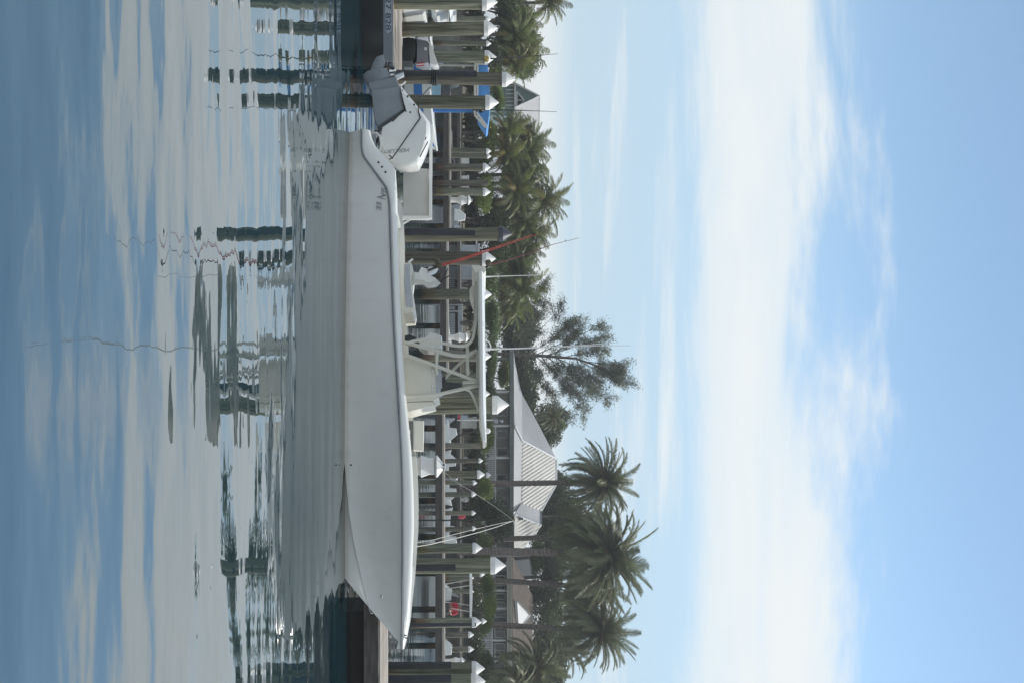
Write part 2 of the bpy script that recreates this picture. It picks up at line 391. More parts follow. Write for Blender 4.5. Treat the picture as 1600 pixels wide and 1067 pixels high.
def water_mat():
    m = bpy.data.materials.new('sea_water'); m.use_nodes = True
    nt = m.node_tree; N, L = nt.nodes, nt.links; b = N['Principled BSDF']
    b.inputs['Base Color'].default_value = (0.004,0.026,0.036,1)
    b.inputs['Roughness'].default_value = 0.015; b.inputs['IOR'].default_value = 2.0
    tc = N.new('ShaderNodeTexCoord')
    def nz(sx, sy, amp, loc=(0,0,0), detail=2, rot=0.0, dist=0.0):
        mp = N.new('ShaderNodeMapping'); mp.inputs['Scale'].default_value = (sx, sy, 1); mp.inputs['Location'].default_value = loc
        mp.inputs['Rotation'].default_value = (0,0,rot)
        L.new(tc.outputs['Object'], mp.inputs[0])
        n = N.new('ShaderNodeTexNoise'); n.inputs['Scale'].default_value = 1.0; n.inputs['Detail'].default_value = detail
        n.inputs['Roughness'].default_value = 0.45; n.inputs['Distortion'].default_value = dist
        L.new(mp.outputs[0], n.inputs['Vector'])
        k = N.new('ShaderNodeMath'); k.operation = 'MULTIPLY'; k.inputs[1].default_value = amp; L.new(n.outputs['Fac'], k.inputs[0])
        return k.outputs[0]
    parts = [nz(0.38, 1.05, 0.030, (3.3,0.7,0), 1, 0.10), nz(0.75, 1.75, 0.0085, (1,5,0), 2, -0.12), nz(2.2, 5.0, 0.0008, (7,2,0), 2, 0.05)]
    h = parts[0]
    for p in parts[1:]:
        a = N.new('ShaderNodeMath'); a.operation = 'ADD'; L.new(h, a.inputs[0]); L.new(p, a.inputs[1]); h = a.outputs[0]
    bn = N.new('ShaderNodeBump'); bn.inputs['Distance'].default_value = 1.0; bn.inputs['Strength'].default_value = 1.0
    L.new(h, bn.inputs['Height']); L.new(bn.outputs[0], b.inputs['Normal'])
    gl = N.new('ShaderNodeBsdfGlossy'); gl.inputs['Roughness'].default_value = 0.015; gl.inputs['Color'].default_value = (0.95,0.97,0.97,1)
    L.new(bn.outputs[0], gl.inputs['Normal'])
    ms = N.new('ShaderNodeMixShader'); ms.inputs[0].default_value = 0.10
    L.new(b.outputs[0], ms.inputs[1]); L.new(gl.outputs[0], ms.inputs[2]); L.new(ms.outputs[0], N['Material Output'].inputs['Surface'])
    return m
WATER = water_mat()

# ------------------------------------------------------------------ setting
m = MB(); m.add([(-1500,-300,0),(1500,-300,0),(1500,3000,0),(-1500,3000,0)], [(0,1,2,3)])
tag(m.build('water', WATER, smooth=False), 'calm blue harbour water reflecting the boat and sky', None, kind='structure')
SHORE = 87.0
m = MB(); m.add([(-900,SHORE+0.4,1.22),(900,SHORE+0.4,1.22),(900,2500,1.22),(-900,2500,1.22)], [(0,1,2,3)])
tag(m.build('ground', SOIL, smooth=False), 'shaded bare ground behind the seawall', None, kind='structure')
m = MB(); m.box(-120,120,SHORE,SHORE+0.5,-2,1.26)
tag(m.build('seawall', CONC), 'low stained concrete seawall along the far shore', 'seawall')

# thin sea air over the whole place
HAZE_DENSITY = 0.0007
m = MB(); m.box(-1600,1600,-400,3100,-1.0,24.0)
hz = m.build('haze', None, smooth=False); tag(hz, 'thin pale sea haze over the harbour', None, kind='stuff')
hm = bpy.data.materials.new('haze_air'); hm.use_nodes = True; hm.node_tree.nodes.clear()
_v = hm.node_tree.nodes.new('ShaderNodeVolumePrincipled'); _v.inputs['Density'].default_value = HAZE_DENSITY; _v.inputs['Color'].default_value = (0.93,0.96,1.0,1); _v.inputs['Anisotropy'].default_value = 0.3
_o = hm.node_tree.nodes.new('ShaderNodeOutputMaterial'); hm.node_tree.links.new(_v.outputs[0], _o.inputs['Volume'])
hz.data.materials.append(hm)
# ------------------------------------------------------------------ the big boat
TH = R(12.0)
BO = Vector((-3.87, 23.34, 0.0))
BF = Vector((math.cos(TH), -math.sin(TH), 0)); BP_ = Vector((math.sin(TH), math.cos(TH), 0)); UPZ = Vector((0,0,1))
def B(x, y, z): return BO + BF*x + BP_*y + UPZ*z
def onplane(u, v, off):
    """point of the boat's lengthwise vertical plane (off metres to port) seen at a photograph position"""
    d = ray(u, v); t = (off - (CAM - BO).dot(BP_)) / d.dot(BP_)
    return CAM + d*t
def bx(u, v, off):
    p = onplane(u, v, off) - BO
    return p.dot(BF), p.z
def interp(tab, x):
    if x <= tab[0][0]: return tab[0][1]
    for (a, b), (c, d) in zip(tab, tab[1:]):
        if x <= c: return b + (d-b)*(x-a)/(c-a)
    return tab[-1][1]
LB = 9.82
def hb(x):
    t = max(0, min(1, x/LB))
    if t < 0.42: return 1.18 + 0.04*t/0.42
    s = (t-0.42)/0.58
    return 1.22*max(0, 1 - s**2.35)**0.86
def cb(x):
    if x < 2: return 1.02
    s = min(1, (x-2)/(9.06-2))
    return 1.02*max(0, 1 - s**1.8)**1.1
def from_pix(tab, offf):
    out = []
    for u, v in tab:
        off = -1.2
        for _ in range(12):
            x, z = bx(u, v, off); off = -offf(x)
        out.append((x, z))
    out.sort(); return out
SHEER = from_pix([(197,566),(222,566),(236,567),(246,570),(294,605),(305,608),(322,610),(400,612),(500,616),(600,622),(650,625),(700,628),(760,630),(866,630),(950,629.5),(1000,628.5)], hb)
SHEER.append((LB, SHEER[-1][1]))
CAPT = from_pix([(197,577),(222,582),(232,590),(246,603),(263,617.5),(300,620),(400,622),(500,626),(600,632),(700,642),(760,645.5),(820,646.5),(900,643.5),(970,639),(1000,634)], lambda x: max(0, hb(x)-0.05))
CAPT.append((LB, SHEER[-1][1]+0.03))
def zsh(x): return interp(SHEER, x)
def zct(x): return max(zsh(x)+0.02, interp(CAPT, x))
CH = [(0,-0.03),(6.2,-0.02),(6.5,0.01),(7.2,0.07),(7.8,0.16),(8.3,0.27),(8.75,0.375),(9.06,0.46)]
KE = [(0,-0.42),(6.5,-0.42),(7.6,-0.32),(8.1,-0.19),(8.53,0.0),(9.06,0.455),(LB,1.135)]
XS = sorted(set([0,0.15,0.3,0.42,0.52,0.6,0.7,0.8,0.9,1.0,1.1,1.2,1.3,1.5,1.8,2.2,2.8,3.4,4,4.6,5.2,5.7,6.1,6.4,6.7,7,7.3,7.6,7.9,8.1,8.3,8.5,8.65,8.8,8.93,9.06,9.2,9.33,9.45,9.56,9.65,9.72,9.78,LB]))
def side_pts(x, sgn, n=9):
    zs = zsh(x); h = hb(x)
    if x < 9.06: c, zc = cb(x), interp(CH, x)
    else: c, zc = 0.0, interp(KE, x)
    p = 1.0 + 0.65*max(0, min(1, (x-4)/4))
    out = []
    for i in range(n+1):
        s = i/n
        out.append(B(x, sgn*(c + (h-c)*s**p), zc + (max(zs, zc+0.004)-zc)*s))
    return out
boat = thing('fishing_boat', tuple(BO), 'long white open fishing boat with hardtop and one tilted white outboard, moored in front', 'boat')
m = MB()
for sgn in (-1, 1):
    rows = [side_pts(x, sgn) for x in XS]
    mm = MB().quadstrip(rows)
    fs = mm.f if sgn < 0 else [f[::-1] for f in mm.f]
    m.add(mm.v, [f[::-1] for f in fs])
    rb = []
    for x in XS:
        if x > 9.06: break
        rb.append([B(x, 0, interp(KE, x)), B(x, sgn*cb(x)*0.55, (interp(KE,x)*0.45+interp(CH,x)*0.55)), B(x, sgn*max(0,cb(x)-0.05), interp(CH, x)-0.01), B(x, sgn*cb(x), interp(CH, x))])
    mm = MB().quadstrip(rb)
    m.add(mm.v, [f[::-1] for f in mm.f] if sgn < 0 else mm.f)
tr = side_pts(0, -1) ; tp = side_pts(0, 1)
ring = [B(0,0,-0.42)] + tr + tp[::-1]
m.add(ring, [tuple(range(len(ring)))])
m.build('hull', HULLM, boat, angle=30)
# gunwale cap: outer face, top, inner face
def capw(x): return min(0.20, hb(x)*0.7)
m = MB()
for sgn in (-1, 1):
    rows = []
    for x in XS:
        h, zs, zt, w = hb(x), zsh(x), zct(x), capw(x)
        t = zt - zs
        rows.append([B(x, sgn*h, zs), B(x, sgn*(h+0.012), zs+0.3*t), B(x, sgn*max(0,h-0.012), zs+0.72*t), B(x, sgn*max(0,h-0.05), zt-0.01*min(1,t*10)), B(x, sgn*max(0,h-0.08), zt), B(x, sgn*max(0,h-w), zt), B(x, sgn*max(0,h-w-0.01), max(0.2, zt-0.14))])
    mm = MB().quadstrip(rows)
    m.add(mm.v, [f[::-1] for f in mm.f] if sgn < 0 else mm.f)
m.build('gunwale', GEL, boat, angle=40)
m = MB()
for sgn in (-1, 1):
    m.tube([B(x, sgn*(hb(x)+0.008), zsh(x)-0.012) for x in XS], 0.022, 6)
m.build('rub_rail', RUB, boat)
def hullw(x, z):
    c, zc = (cb(x), interp(CH, x)) if x < 9.06 else (0.0, interp(KE, x))
    s = max(0.0, min(1.0, (z-zc)/max(0.01, zsh(x)-zc))); pw = 1.0 + 0.65*max(0, min(1, (x-4)/4))
    return c + (hb(x)-c)*s**pw
# inner liner and sole
m = MB()
IX = [x for x in XS if 1.2 <= x <= 8.3]
sole = lambda x: max(0.02, min(hb(x)-capw(x)-0.05, hullw(x, 0.40)-0.06))
for sgn in (-1, 1):
    rows = [[B(x, sgn*max(0,hb(x)-capw(x)-0.012), zct(x)-0.10), B(x, sgn*sole(x), 0.40)] for x in IX]
    mm = MB().quadstrip(rows); m.add(mm.v, [f[::-1] for f in mm.f] if sgn < 0 else mm.f)
rows = [[B(x, -sole(x), 0.40), B(x, sole(x), 0.40)] for x in IX]
mm = MB().quadstrip(rows); m.add(mm.v, mm.f)
m.build('cockpit_liner', CREAM, boat)
m = MB()
rows = [[B(x, -max(0,hb(x)-capw(x)), zct(x)-0.015), B(x, 0, zct(x)+0.01), B(x, max(0,hb(x)-capw(x)), zct(x)-0.015)] for x in XS if x >= 8.3]
mm = MB().quadstrip(rows); m.add(mm.v, mm.f)
m.build('foredeck', GEL, boat)
m = MB(); m.obox(B(1.28,0,0.52), BF*0.05, BP_*1.02, UPZ*0.36); m.build('transom_bulkhead', GEL, boat, bevel=0.02)
m = MB(); m.obox(B(0.68,0,0.10), BF*0.60, BP_*0.98, UPZ*0.09); m.build('swim_platform', GEL, boat, bevel=0.03)
m = MB(); m.obox(B(0.05,0,0.24), BF*0.30, BP_*0.32, UPZ*0.20); m.build('engine_bracket', GREYM, boat, bevel=0.03)
# through-hull fittings and drain holes
def hullpoint(u, v):
    off = -1.1
    for _ in range(15):
        x, z = bx(u, v, off)
        c = cb(x) if x < 9.06 else 0; zc = interp(CH, x) if x < 9.06 else interp(KE, x)
        s = max(0, min(1, (z-zc)/max(0.01, zsh(x)-zc))); p = 1.0 + 0.65*max(0, min(1, (x-4)/4))
        off = -(c + (hb(x)-c)*s**p)
    return B(x, off, z)
def capface(u, v):
    off = -1.2
    for _ in range(10):
        x, z = bx(u, v, off); off = -(hb(x)-0.02)
    return B(x, off-0.02, z)
AXF = Matrix((BF, UPZ, -BP_)).transposed()
for u, v in ((255,591.5),(262,597),(270,602.5)):
    m = MB(); m.lathe([(0.0,-0.03),(0.022,-0.03),(0.022,0.012),(0.0,0.012)], capface(u, v), 10, AXF); m.build('drain_fitting', BLACK, boat)
m = MB(); m.lathe([(0.0,-0.03),(0.018,-0.03),(0.018,0.008),(0.0,0.008)], hullpoint(726, 548.5), 10, AXF); m.build('drain_fitting', BLACK, boat)
m = MB(); m.lathe([(0.0,-0.03),(0.03,-0.03),(0.03,0.012),(0.015,0.022),(0.0,0.024)], hullpoint(931, 597), 12, AXF); m.build('chrome_fitting', CHROME, boat)
m = MB(); m.tube([hullpoint(950,576)+BF*0.0, hullpoint(953,580)+BF*0.06-UPZ*0.0, hullpoint(957,583)], 0.012, 6); m.build('bow_eye', CHROME, boat)
for u, v in ((992,634),(996,634.5)):
    p = capface(u, v); m = MB(); m.obox(p, BF*0.012, BP_*0.012, UPZ*0.018); m.build('navigation_light', DKGREY, boat)
# hull lettering, two staggered rows
def lettering(body, u, v, hpx, u2, nm='hull_lettering', slant=0.25):
    p, q = hullpoint(u, v), hullpoint(u2, v); size = hpx/ppm(21.9)/0.70
    o = text(nm, body, size, GREYTX, boat, p - BP_*0.012, BF, UPZ + BP_*(-0.16), 0.002, slant)
    return o
for body, u, v, h, u2 in (('SEA',293.5,596,8,308),('V',305,588.5,15,312),('EE',315,588.5,8,330)):
    o = lettering(body, u, v, h, u2)
    bpy.context.view_layer.update()
    w = max(0.01, o.dimensions.x); want = (u2-u)/ppm(21.9)
    o.matrix_local = o.matrix_local @ Matrix.Diagonal((want/w, 1, 1, 1))
# console
def poly(pts, off): return [onplane(u, v, off) for u, v in pts]
def slab(pts, off, w, edge=0.03, inset=0.95):
    return MB().pillow(poly(pts, off), BP_, [(0,inset),(edge,1.0),(w-edge,1.0),(w,inset)])
o = slab([(555,628),(555,640),(571,679),(575,681),(613,681),(616,679),(621,628)], -0.48, 0.96).build('console', CREAM, boat)
m = slab([(560,633),(560,643),(573,675),(612,675),(616,633)], -0.492, 0.012, 0.003, 0.97); m.build('console_door', CREAM, boat)
for u in (574,580,603,608):
    m = MB(); m.obox(onplane(u,676,-0.50), BF*0.025, BP_*0.012, UPZ*0.012); m.build('hinge', CHROME, boat)
m = slab([(621,628),(615,684),(621,686),(626,677),(628,628)], -0.42, 0.84); m.build('console_seat_base', CREAM, boat)
m = slab([(628,628),(627,677),(632,679.5),(640,650),(643,640),(643,628)], -0.42, 0.84); m.build('console_seat', CREAM, boat)
m = slab([(575,681),(577,689),(606,691),(612,681)], -0.44, 0.88); m.build('dash', VINYL, boat)
m = slab([(606,691),(600,697),(586,696),(590,690)], -0.10, 0.05, 0.01); m.build('steering_wheel', DKGREY, boat)
m = MB(); m.add([onplane(596,690,-0.42),onplane(612,688,-0.42),onplane(604,722,-0.42),onplane(598,722,-0.42)], [(0,1,2,3)]); m.build('wind_screen', GLASS, boat)
# hardtop
def on(u, v, off): return onplane(u, v, off)
xa, za = bx(424, 751, -1.0); xf, zf = bx(684, 754, -1.0)
m = MB()
NT = 14; rows = []
for i in range(NT+1):
    t = i/NT; x = xa + (xf-xa)*t
    hw = 1.0*(1-0.35*max(0,(t-0.75)/0.25)**2)
    zt = za + (zf-za)*t + 0.045; zb = zt - (0.105 if t < 0.85 else 0.105-0.07*(t-0.85)/0.15)
    cr = 0.03
    rows.append([B(x,-hw,(zt+zb)/2-0.02), B(x,-hw,(zt+zb)/2+0.03), B(x,-hw+0.06,zt), B(x,-hw*0.5,zt+cr), B(x,0,zt+cr*1.2), B(x,hw*0.5,zt+cr), B(x,hw-0.06,zt), B(x,hw,(zt+zb)/2), B(x,hw-0.06,zb), B(x,0,zb), B(x,-hw+0.06,zb), B(x,-hw,(zt+zb)/2-0.02)])
m.quadstrip(rows); m.f.append(tuple(range(11))[::-1]); m.f.append(tuple(NT*12+k for k in range(11)))
m.build('hardtop', GEL, boat, angle=50)
m = slab([(414,737),(418,737.5),(434,748),(438,750),(424,759),(416,758)], -0.86, 1.7, 0.04); m.build('rod_holder_rack', CREAM, boat)
m = slab([(447,737),(452,733.5),(462,737),(470,740),(474,748),(440,748)], -0.5, 1.0, 0.04); m.build('life_jacket_bag', CREAM, boat)
pr = 0.028
def pipe(pts, off, r=pr, nm='hardtop_pipe'):
    # smooth the polyline
    P3 = [on(u, v, off) for u, v in pts]
    out = []
    for i in range(len(P3)-1):
        a, b = P3[i], P3[i+1]
        pa = P3[i-1] if i else a*2-b; pb = P3[i+2] if i+2 < len(P3) else b*2-a
        for k in range(5):
            t = k/5
            out.append(0.5*((2*a)+(b-pa)*t+(2*pa-5*a+4*b-pb)*t*t+(3*a-pa-3*b+pb)*t**3))
    out.append(P3[-1])
    return MB().tube(out, r, 8).build(nm, PIPE, boat)
for off in (-0.62, 0.62):
    pipe([(533,622),(535,632),(541,655),(548,681),(553,698),(556,714),(555,730),(547,746)], off, 0.036)
    pipe([(553,630),(562,655),(571,680),(583,712),(596,747)], off, 0.034)
    pipe([(620,630),(616,680),(609,715),(602,748)], off, 0.034)
    pipe([(608,728),(612,735),(625,742),(633,745),(643,749)], off, 0.024)
    pipe([(547,746),(570,746.5),(600,746.5)], off, 0.03)
pipe([(536,637),(532,655),(536,690),(540,710),(540,727),(532,737),(518,741),(495,744.5),(465,746),(440,748)], -0.80, 0.028)
pipe([(440,743),(470,741),(500,742),(518,738)], -0.45, 0.022)
pipe([(548,745),(562,725),(580,706),(597,689)], 0.2, 0.03)
pipe([(546,683),(572,682)], -0.62, 0.03); pipe([(540,730),(560,730.5),(586,731)], -0.62, 0.03)
m = MB().tube([on(570,681,-0.62), on(585,683,-0.55)], 0.028, 8); m.build('hardtop_pipe', PIPE, boat)
m = MB().tube([on(597,723,-0.35), on(596,742,-0.35)], 0.03, 8); m.build('spreader_light', GEL, boat)
for u in (466, 556, 615, 673):
    m = MB(); c = on(u, 757, -0.55 if u != 673 else -0.3)
    if u in (673,): m.lathe([(0.05,0),(0.055,0.03),(0.045,0.075),(0.0,0.10)], c+UPZ*0.02, 12); m.build('dome_light', WHITE, boat)
m = MB().tube([on(531,757,-0.6), on(534,764,-0.6), on(541,767,-0.6), on(548,764,-0.6)], 0.014, 6); m.build('antenna_mount', GEL, boat)
for du, dv, top in ((0,0,985),(2.5,0,966)):
    m = MB().tube([on(545+du*0.4,760,-0.6), on(545-du*0.2,800,-0.6), on(542,870,-0.62), on(540-du,940,-0.64), on(540-du*2,top,-0.66)], [0.017,0.015,0.012,0.008,0.004], 6); m.build('long_antenna', WHITE, boat)
m = MB().tube([on(433,757,-0.3), on(432,775,-0.3), on(430,845,-0.3)], [0.022,0.011,0.005], 6); m.build('short_antenna', WHITE, boat)
# leaning post / helm seat
m = slab([(411,631),(409,641),(414,644),(440,641),(470,645.5),(480,646.5),(490,645),(491,630)], -0.55, 1.1, 0.05); m.build('stern_seat', CREAM, boat)
m = slab([(412,633),(412,640.5),(440,640.5),(462,644),(480,645),(480,635),(440,632)], -0.575, 0.5, 0.03); m.build('seat_cushion', VINYL, boat)
m = MB().tube([on(411,638,-0.5), on(405,645,-0.5)], 0.022, 6); m.build('grab_handle', WHITE, boat)
m = slab([(536,652),(528,655),(527,665),(519,672),(521,682),(524,690),(545,690),(543,660)], -0.15, 0.7, 0.06); m.build('covered_helm_seat', GEL, boat)
m = slab([(524,632),(522,640),(527,650),(535,655),(539,645),(536,632)], -0.3, 0.2, 0.03); m.build('throttle_box', BLACK, boat)
# forward seat with cream backrest
m = slab([(657,628),(657,645.5),(703,645.5),(703,628)], -0.62, 1.1, 0.02, 0.99); m.build('forward_seat_base', mat('seat_base_grey',(0.13,0.135,0.125),0.5,0.08,4), boat)
m = MB().pillow(poly([(657,645.7),(657,662),(704,661),(703,645.7)], -0.58), BP_, [(0,0.985),(0.02,1.0),(0.16,1.0),(0.18,0.98)]); m.build('cream_backrest', CREAM, boat)
for k in range(2):
    m = MB(); m.obox(on(675+9*k, 640, -0.63), BF*0.045, BP_*0.01, UPZ*0.012); m.build('latch', WHITE, boat)
m = MB(); m.obox(on(571,627.5,-1.03), BF*0.03, BP_*0.02, UPZ*0.02); m.build('cleat', CHROME, boat)
# outboard, tilted up
def eng(pts, w, mt, nm, edge=0.05, inset=0.86, off=0.0, par=boat):
    return MB().pillow(poly(pts, off), BP_, [(-w,inset),(-w+edge*0.45,(1+inset)/2+0.02),(-w+edge,1.0),(w-edge,1.0),(w-edge*0.45,(1+inset)/2+0.02),(w,inset)]).build(nm, mt, par, angle=45)
outb = eng([(139,627),(176,636),(192,616),(206,594),(222,592),(240,594),(249,598),(256,612),(264,624),(266,640),(264,654),(250,661),(236,667),(215,672.5),(196,672),(176,657),(158,642)], 0.27, GEL, 'outboard_cowl', 0.12, 0.86)
eng([(141,627),(176,633.5),(190,612),(204,591),(196,587),(178,584),(160,582.5),(146,581)], 0.20, GREYM, 'outboard_leg_cover', 0.05, 0.93)
for a, b in (((141,628),(176,634.5)),((176,634.5),(191,613)),((191,613),(206,590))):
    m = MB().tube([on(*a,-0.235), on(*b,-0.255)], 0.022, 6); m.build('cowl_seam', BLACK, boat)
eng([(127,608),(124,620),(137,624),(142,626),(150,582),(143,577),(135,575.5),(131,590)], 0.15, GREYM, 'outboard_midsection', 0.04, 0.93)
eng([(112,574),(108,590),(108,604),(118,611),(126,616),(133,592),(137,576),(128,569),(119,567)], 0.085, GREYM, 'outboard_gearcase', 0.06, 0.8)
eng([(86,599),(90,588),(104,581),(112,578),(110,596),(102,601),(98,602)], 0.022, GREYM, 'skeg', 0.012, 0.94)
m = MB().tube([on(119,568,0), on(116,580,0), on(113,596,0), on(112,606,0)], [0.03,0.085,0.095,0.055], 12); m.build('outboard_torpedo', GREYM, boat)
pc = on(111.5,613,0); ax = (on(111,622,0)-on(113,600,0)).normalized(); e1 = BP_; e2 = ax.cross(e1)
m = MB().tube([pc-ax*0.06, pc+ax*0.08], [0.055,0.04], 10)
for k in range(3):
    a = 2*math.pi*k/3+0.5; rr = e1*math.cos(a)+e2*math.sin(a); tt = ax.cross(rr)
    m.add([pc+rr*0.04-ax*0.05, pc+rr*0.12-tt*0.06-ax*0.06, pc+rr*0.19-tt*0.04-ax*0.02, pc+rr*0.20+tt*0.03+ax*0.03, pc+rr*0.12+tt*0.07+ax*0.05, pc+rr*0.04+ax*0.04], [(0,1,2,3,4,5),(5,4,3,2,1,0)])
m.build('propeller', CHROME, boat)
m = MB(); a, b = on(128,597,0), on(117,631,0); d = (b-a); m.obox((a+b)/2, d*0.5, BP_*0.12, d.cross(BP_).normalized()*0.012); m.build('anti_ventilation_plate', GREYM, boat, bevel=0.004)
m = MB().tube([on(127,618,-0.08), on(118,631,-0.08)], 0.012, 6); m.build('trim_rod', WHITE, boat)
m = MB().tube([on(138,622,-0.1), on(128,634,-0.1)], 0.014, 6); m.build('trim_rod', WHITE, boat)
for (a, b) in (((240,655),(215,668)),((246,658),(222,670.5))):
    m = MB().tube([on(a[0],a[1]-2,-0.25), on(b[0],b[1]-2,-0.25)], 0.011, 6); m.build('cowl_vent', BLACK, boat)
for u, v in ((151,637),(164,647),(176,641)):
    m = MB(); m.lathe([(0,-0.02),(0.02,-0.02),(0.02,0.008),(0,0.008)], on(u, v, -0.268), 8, AXF); m.build('cowl_latch', BLACK, boat)
text('cowl_lettering', 'MERCURY', 0.118, GREYTX, boat, on(231.5,640,-0.274), on(235,601,-0.274)-on(231.5,640,-0.274), BF, 0.002, 0.1)
m = MB().tube([on(212,580,-0.2), on(208,588,-0.25), on(214,594,-0.26), on(226,596,-0.25), on(236,594,-0.2)], 0.03, 8); m.build('rigging_hose', WHITE, boat)
m = MB().tube([on(205,587,-0.15), on(212,593,-0.2), on(224,588,-0.15)], 0.03, 8); m.build('rigging_hose', BLACK, boat)
# rear edge white panel box visible between engine and helm (rocket box door)
m = slab([(262,630),(264,670),(341,671),(341,630)], 0.55, 0.06, 0.01, 0.99); m.build('curtain_panel', mat('grey_panel',(0.52,0.51,0.49),0.6,0.04,1.5), boat)
for a, b in (((196,673.5),(343,672.5)),):
    m = MB(); pa, pb = on(*a,0.5), on(*b,0.5); d = pb-pa; m.obox((pa+pb)/2-UPZ*0.0, d*0.5, BP_*0.05, UPZ*0.032); m.build('panel_rail', GEL, boat, bevel=0.008)
m = MB(); pa, pb = on(341,629,0.5), on(341,671,0.5); m.obox((pa+pb)/2, BF*0.035, BP_*0.05, (pb-pa)*0.5); m.build('panel_post', GEL, boat, bevel=0.008)
m = MB().tube([on(350,630,0.5), on(341,645,0.5)], 0.02, 6); m.build('panel_brace', GEL, boat)

# fishing rods with reels (held by the boat, things of their own)
def rod(pts, off, label, red, reel_at, rs):
    base = on(*pts[0], off)
    t = thing('fishing_rod', tuple(base), label, 'fishing rod', 'fishing rods standing in the boat')
    P3 = [on(u, v, off) for u, v in pts]; n = len(P3)
    MB().tube(P3[:2], 0.022, 8).build('handle', BLACK, t)
    MB().tube(P3[1:], [rs*(1-0.75*i/(n-2)) for i in range(n-1)], 8).build('blank', red, t)
    c = on(*reel_at, off-0.06)
    MB().lathe([(0,-0.05),(0.055,-0.05),(0.06,-0.035),(0.04,-0.03),(0.04,0.03),(0.06,0.035),(0.055,0.05),(0,0.05)], c, 14, Matrix((BF, UPZ, -BP_)).transposed()).build('reel', mat('reel_dark_brass',(0.10,0.085,0.05),0.35,0.2,8), t)
    MB().tube([c-BP_*0.06, c-BP_*0.10, c-BP_*0.10-UPZ*0.07], 0.009, 6).build('crank', BLACK, t)
    for k in range(2, n):
        a, b = P3[k-1], P3[k]; mid = (a+b)/2
        MB().tube([mid, mid-BP_*0.03-BF*0.02], 0.008, 6).build('line_guide', BLACK, t)
    return t
rod([(423,668),(416,688),(408,717),(396,752),(381,796),(366,840)], -0.25, 'stout red fishing rod leaning to the stern below the hardtop end', REDROD, (414,686), 0.022)
rod([(421,662),(413,690),(404,722),(392,757),(379,795),(367,832)], -0.05, 'thinner red rod just beside the stout one', REDROD, (409,683), 0.014)
rod([(419,757),(414,766),(404,803),(395,829),(383,862),(372,905)], -0.4, 'slim dark red fishing rod tipped back from the rack on top of the hardtop', mat('dark_red_rod',(0.17,0.035,0.04),0.35,0.12,6), (411,763), 0.013)
# white reel covers
for pts, off, lab in (([(415,658),(418,668),(413,672),(416,684),(420,676),(424,668),(428,668),(436,684),(440,688),(444,680),(446,668),(441,660),(440,641),(424,641),(426,652)], -0.2, 'lumpy white cloth cover tied over reels on the stern seat'),):
    o = slab(pts, off, 0.4, 0.12, 0.75).build('reel_cover', GEL, None, org=tuple(on(432,641,0)), angle=60)
    tag(o, lab, 'cover')
m = MB(); 
m.tube([on(420,700,0), on(436,692,0), on(452,684,0)], 0.012, 6); m.tube([on(431,702,0), on(440,690,0), on(447,678,0)], 0.012, 6)
tag(m.build('rod_butt', BLACK, None, org=tuple(on(436,692,0))), 'crossed black rod butts above the white cloth cover', 'rod butts')

# ropes
def rope(pts, r, mt, label, nm='mooring_line', sag=0.0, grp=None):
    out = []
    for (a, b) in zip(pts, pts[1:]):
        for k in range(10):
            t = k/10; out.append(a.lerp(b, t) - UPZ*sag*4*t*(1-t))
    out.append(pts[-1])
    o = MB().tube(out, r, 6).build(nm, mt, None, org=tuple(pts[0]))
    return tag(o, label, 'rope', grp)
# ------------------------------------------------------------------ pilings
def piling(u, w, tip, d, label, cap='white', wrap=None, lean=0.0, top_pix=None, group='mooring pilings'):
    """u centre, w width, tip: highest point in photograph pixels; d: distance"""
    s = ppm(d); r = w/2/s
    g = P(u, 748, d); base = Vector((g.x, g.y, 0))
    z1 = P(u, tip, d).z
    ch = 0.0
    t = thing('piling', tuple(base), label, 'piling', group)
    if cap:
        cz = r*1.55; z1 -= cz
    n = 16 if d < 40 else 10
    m = MB(); rings = 7; pts = []; rs = []
    for i in range(rings+1):
        k = i/rings
        pts.append(base + Vector((lean*(k-0.5)*0.2 + rnd.uniform(-1,1)*r*0.03, rnd.uniform(-1,1)*r*0.03, -0.8 + (z1+0.8)*k)))
        rs.append(r*(1.06-0.08*k)*rnd.uniform(0.97,1.03))
    m.tube(pts, rs, n); m.build('pole', POST, t, angle=50)
    top = pts[-1]
    if cap:
        cr = r*1.10; mt = CAPW if cap == 'white' else mat('dark_cap', (0.05,0.055,0.075), 0.5, 0.15, 4)
        k = cz/1.55
        MB().lathe([(cr*0.99,-0.55*k),(cr*1.03,-0.50*k),(cr*1.02,0.10*k),(cr*0.98,0.16*k),(cr*0.05,1.5*k),(0,1.55*k)], top, n, None).build('cap', mt, t, angle=30)
    if wrap:
        a0, a1, zt = wrap                       # angular span as seen from the front, -1 left .. 1 right; top height pixel
        zt = P(u, zt, d).z; vs = []
        N = 6
        for zz_ in (0.05, zt):
            for i in range(N+1):
                x = a0 + (a1-a0)*i/N; ang = math.asin(max(-0.99, min(0.99, x)))
                for rr in (r*1.03, r*1.09): vs.append(base + Vector((math.sin(ang)*rr, -math.cos(ang)*rr, zz_)))
        fs = []; S = 2*(N+1)
        for i in range(N):
            fs += [(2*i+1, 2*i+3, S+2*i+3, S+2*i+1), (S+2*i, S+2*i+1, S+2*i+3, S+2*i+2)]
        fs += [(0,1,S+1,S), (2*N+1, 2*N, S+2*N, S+2*N+1)]
        MB().add(vs, fs).build('rubbing_strip', WRAP, t, angle=40)
    return t
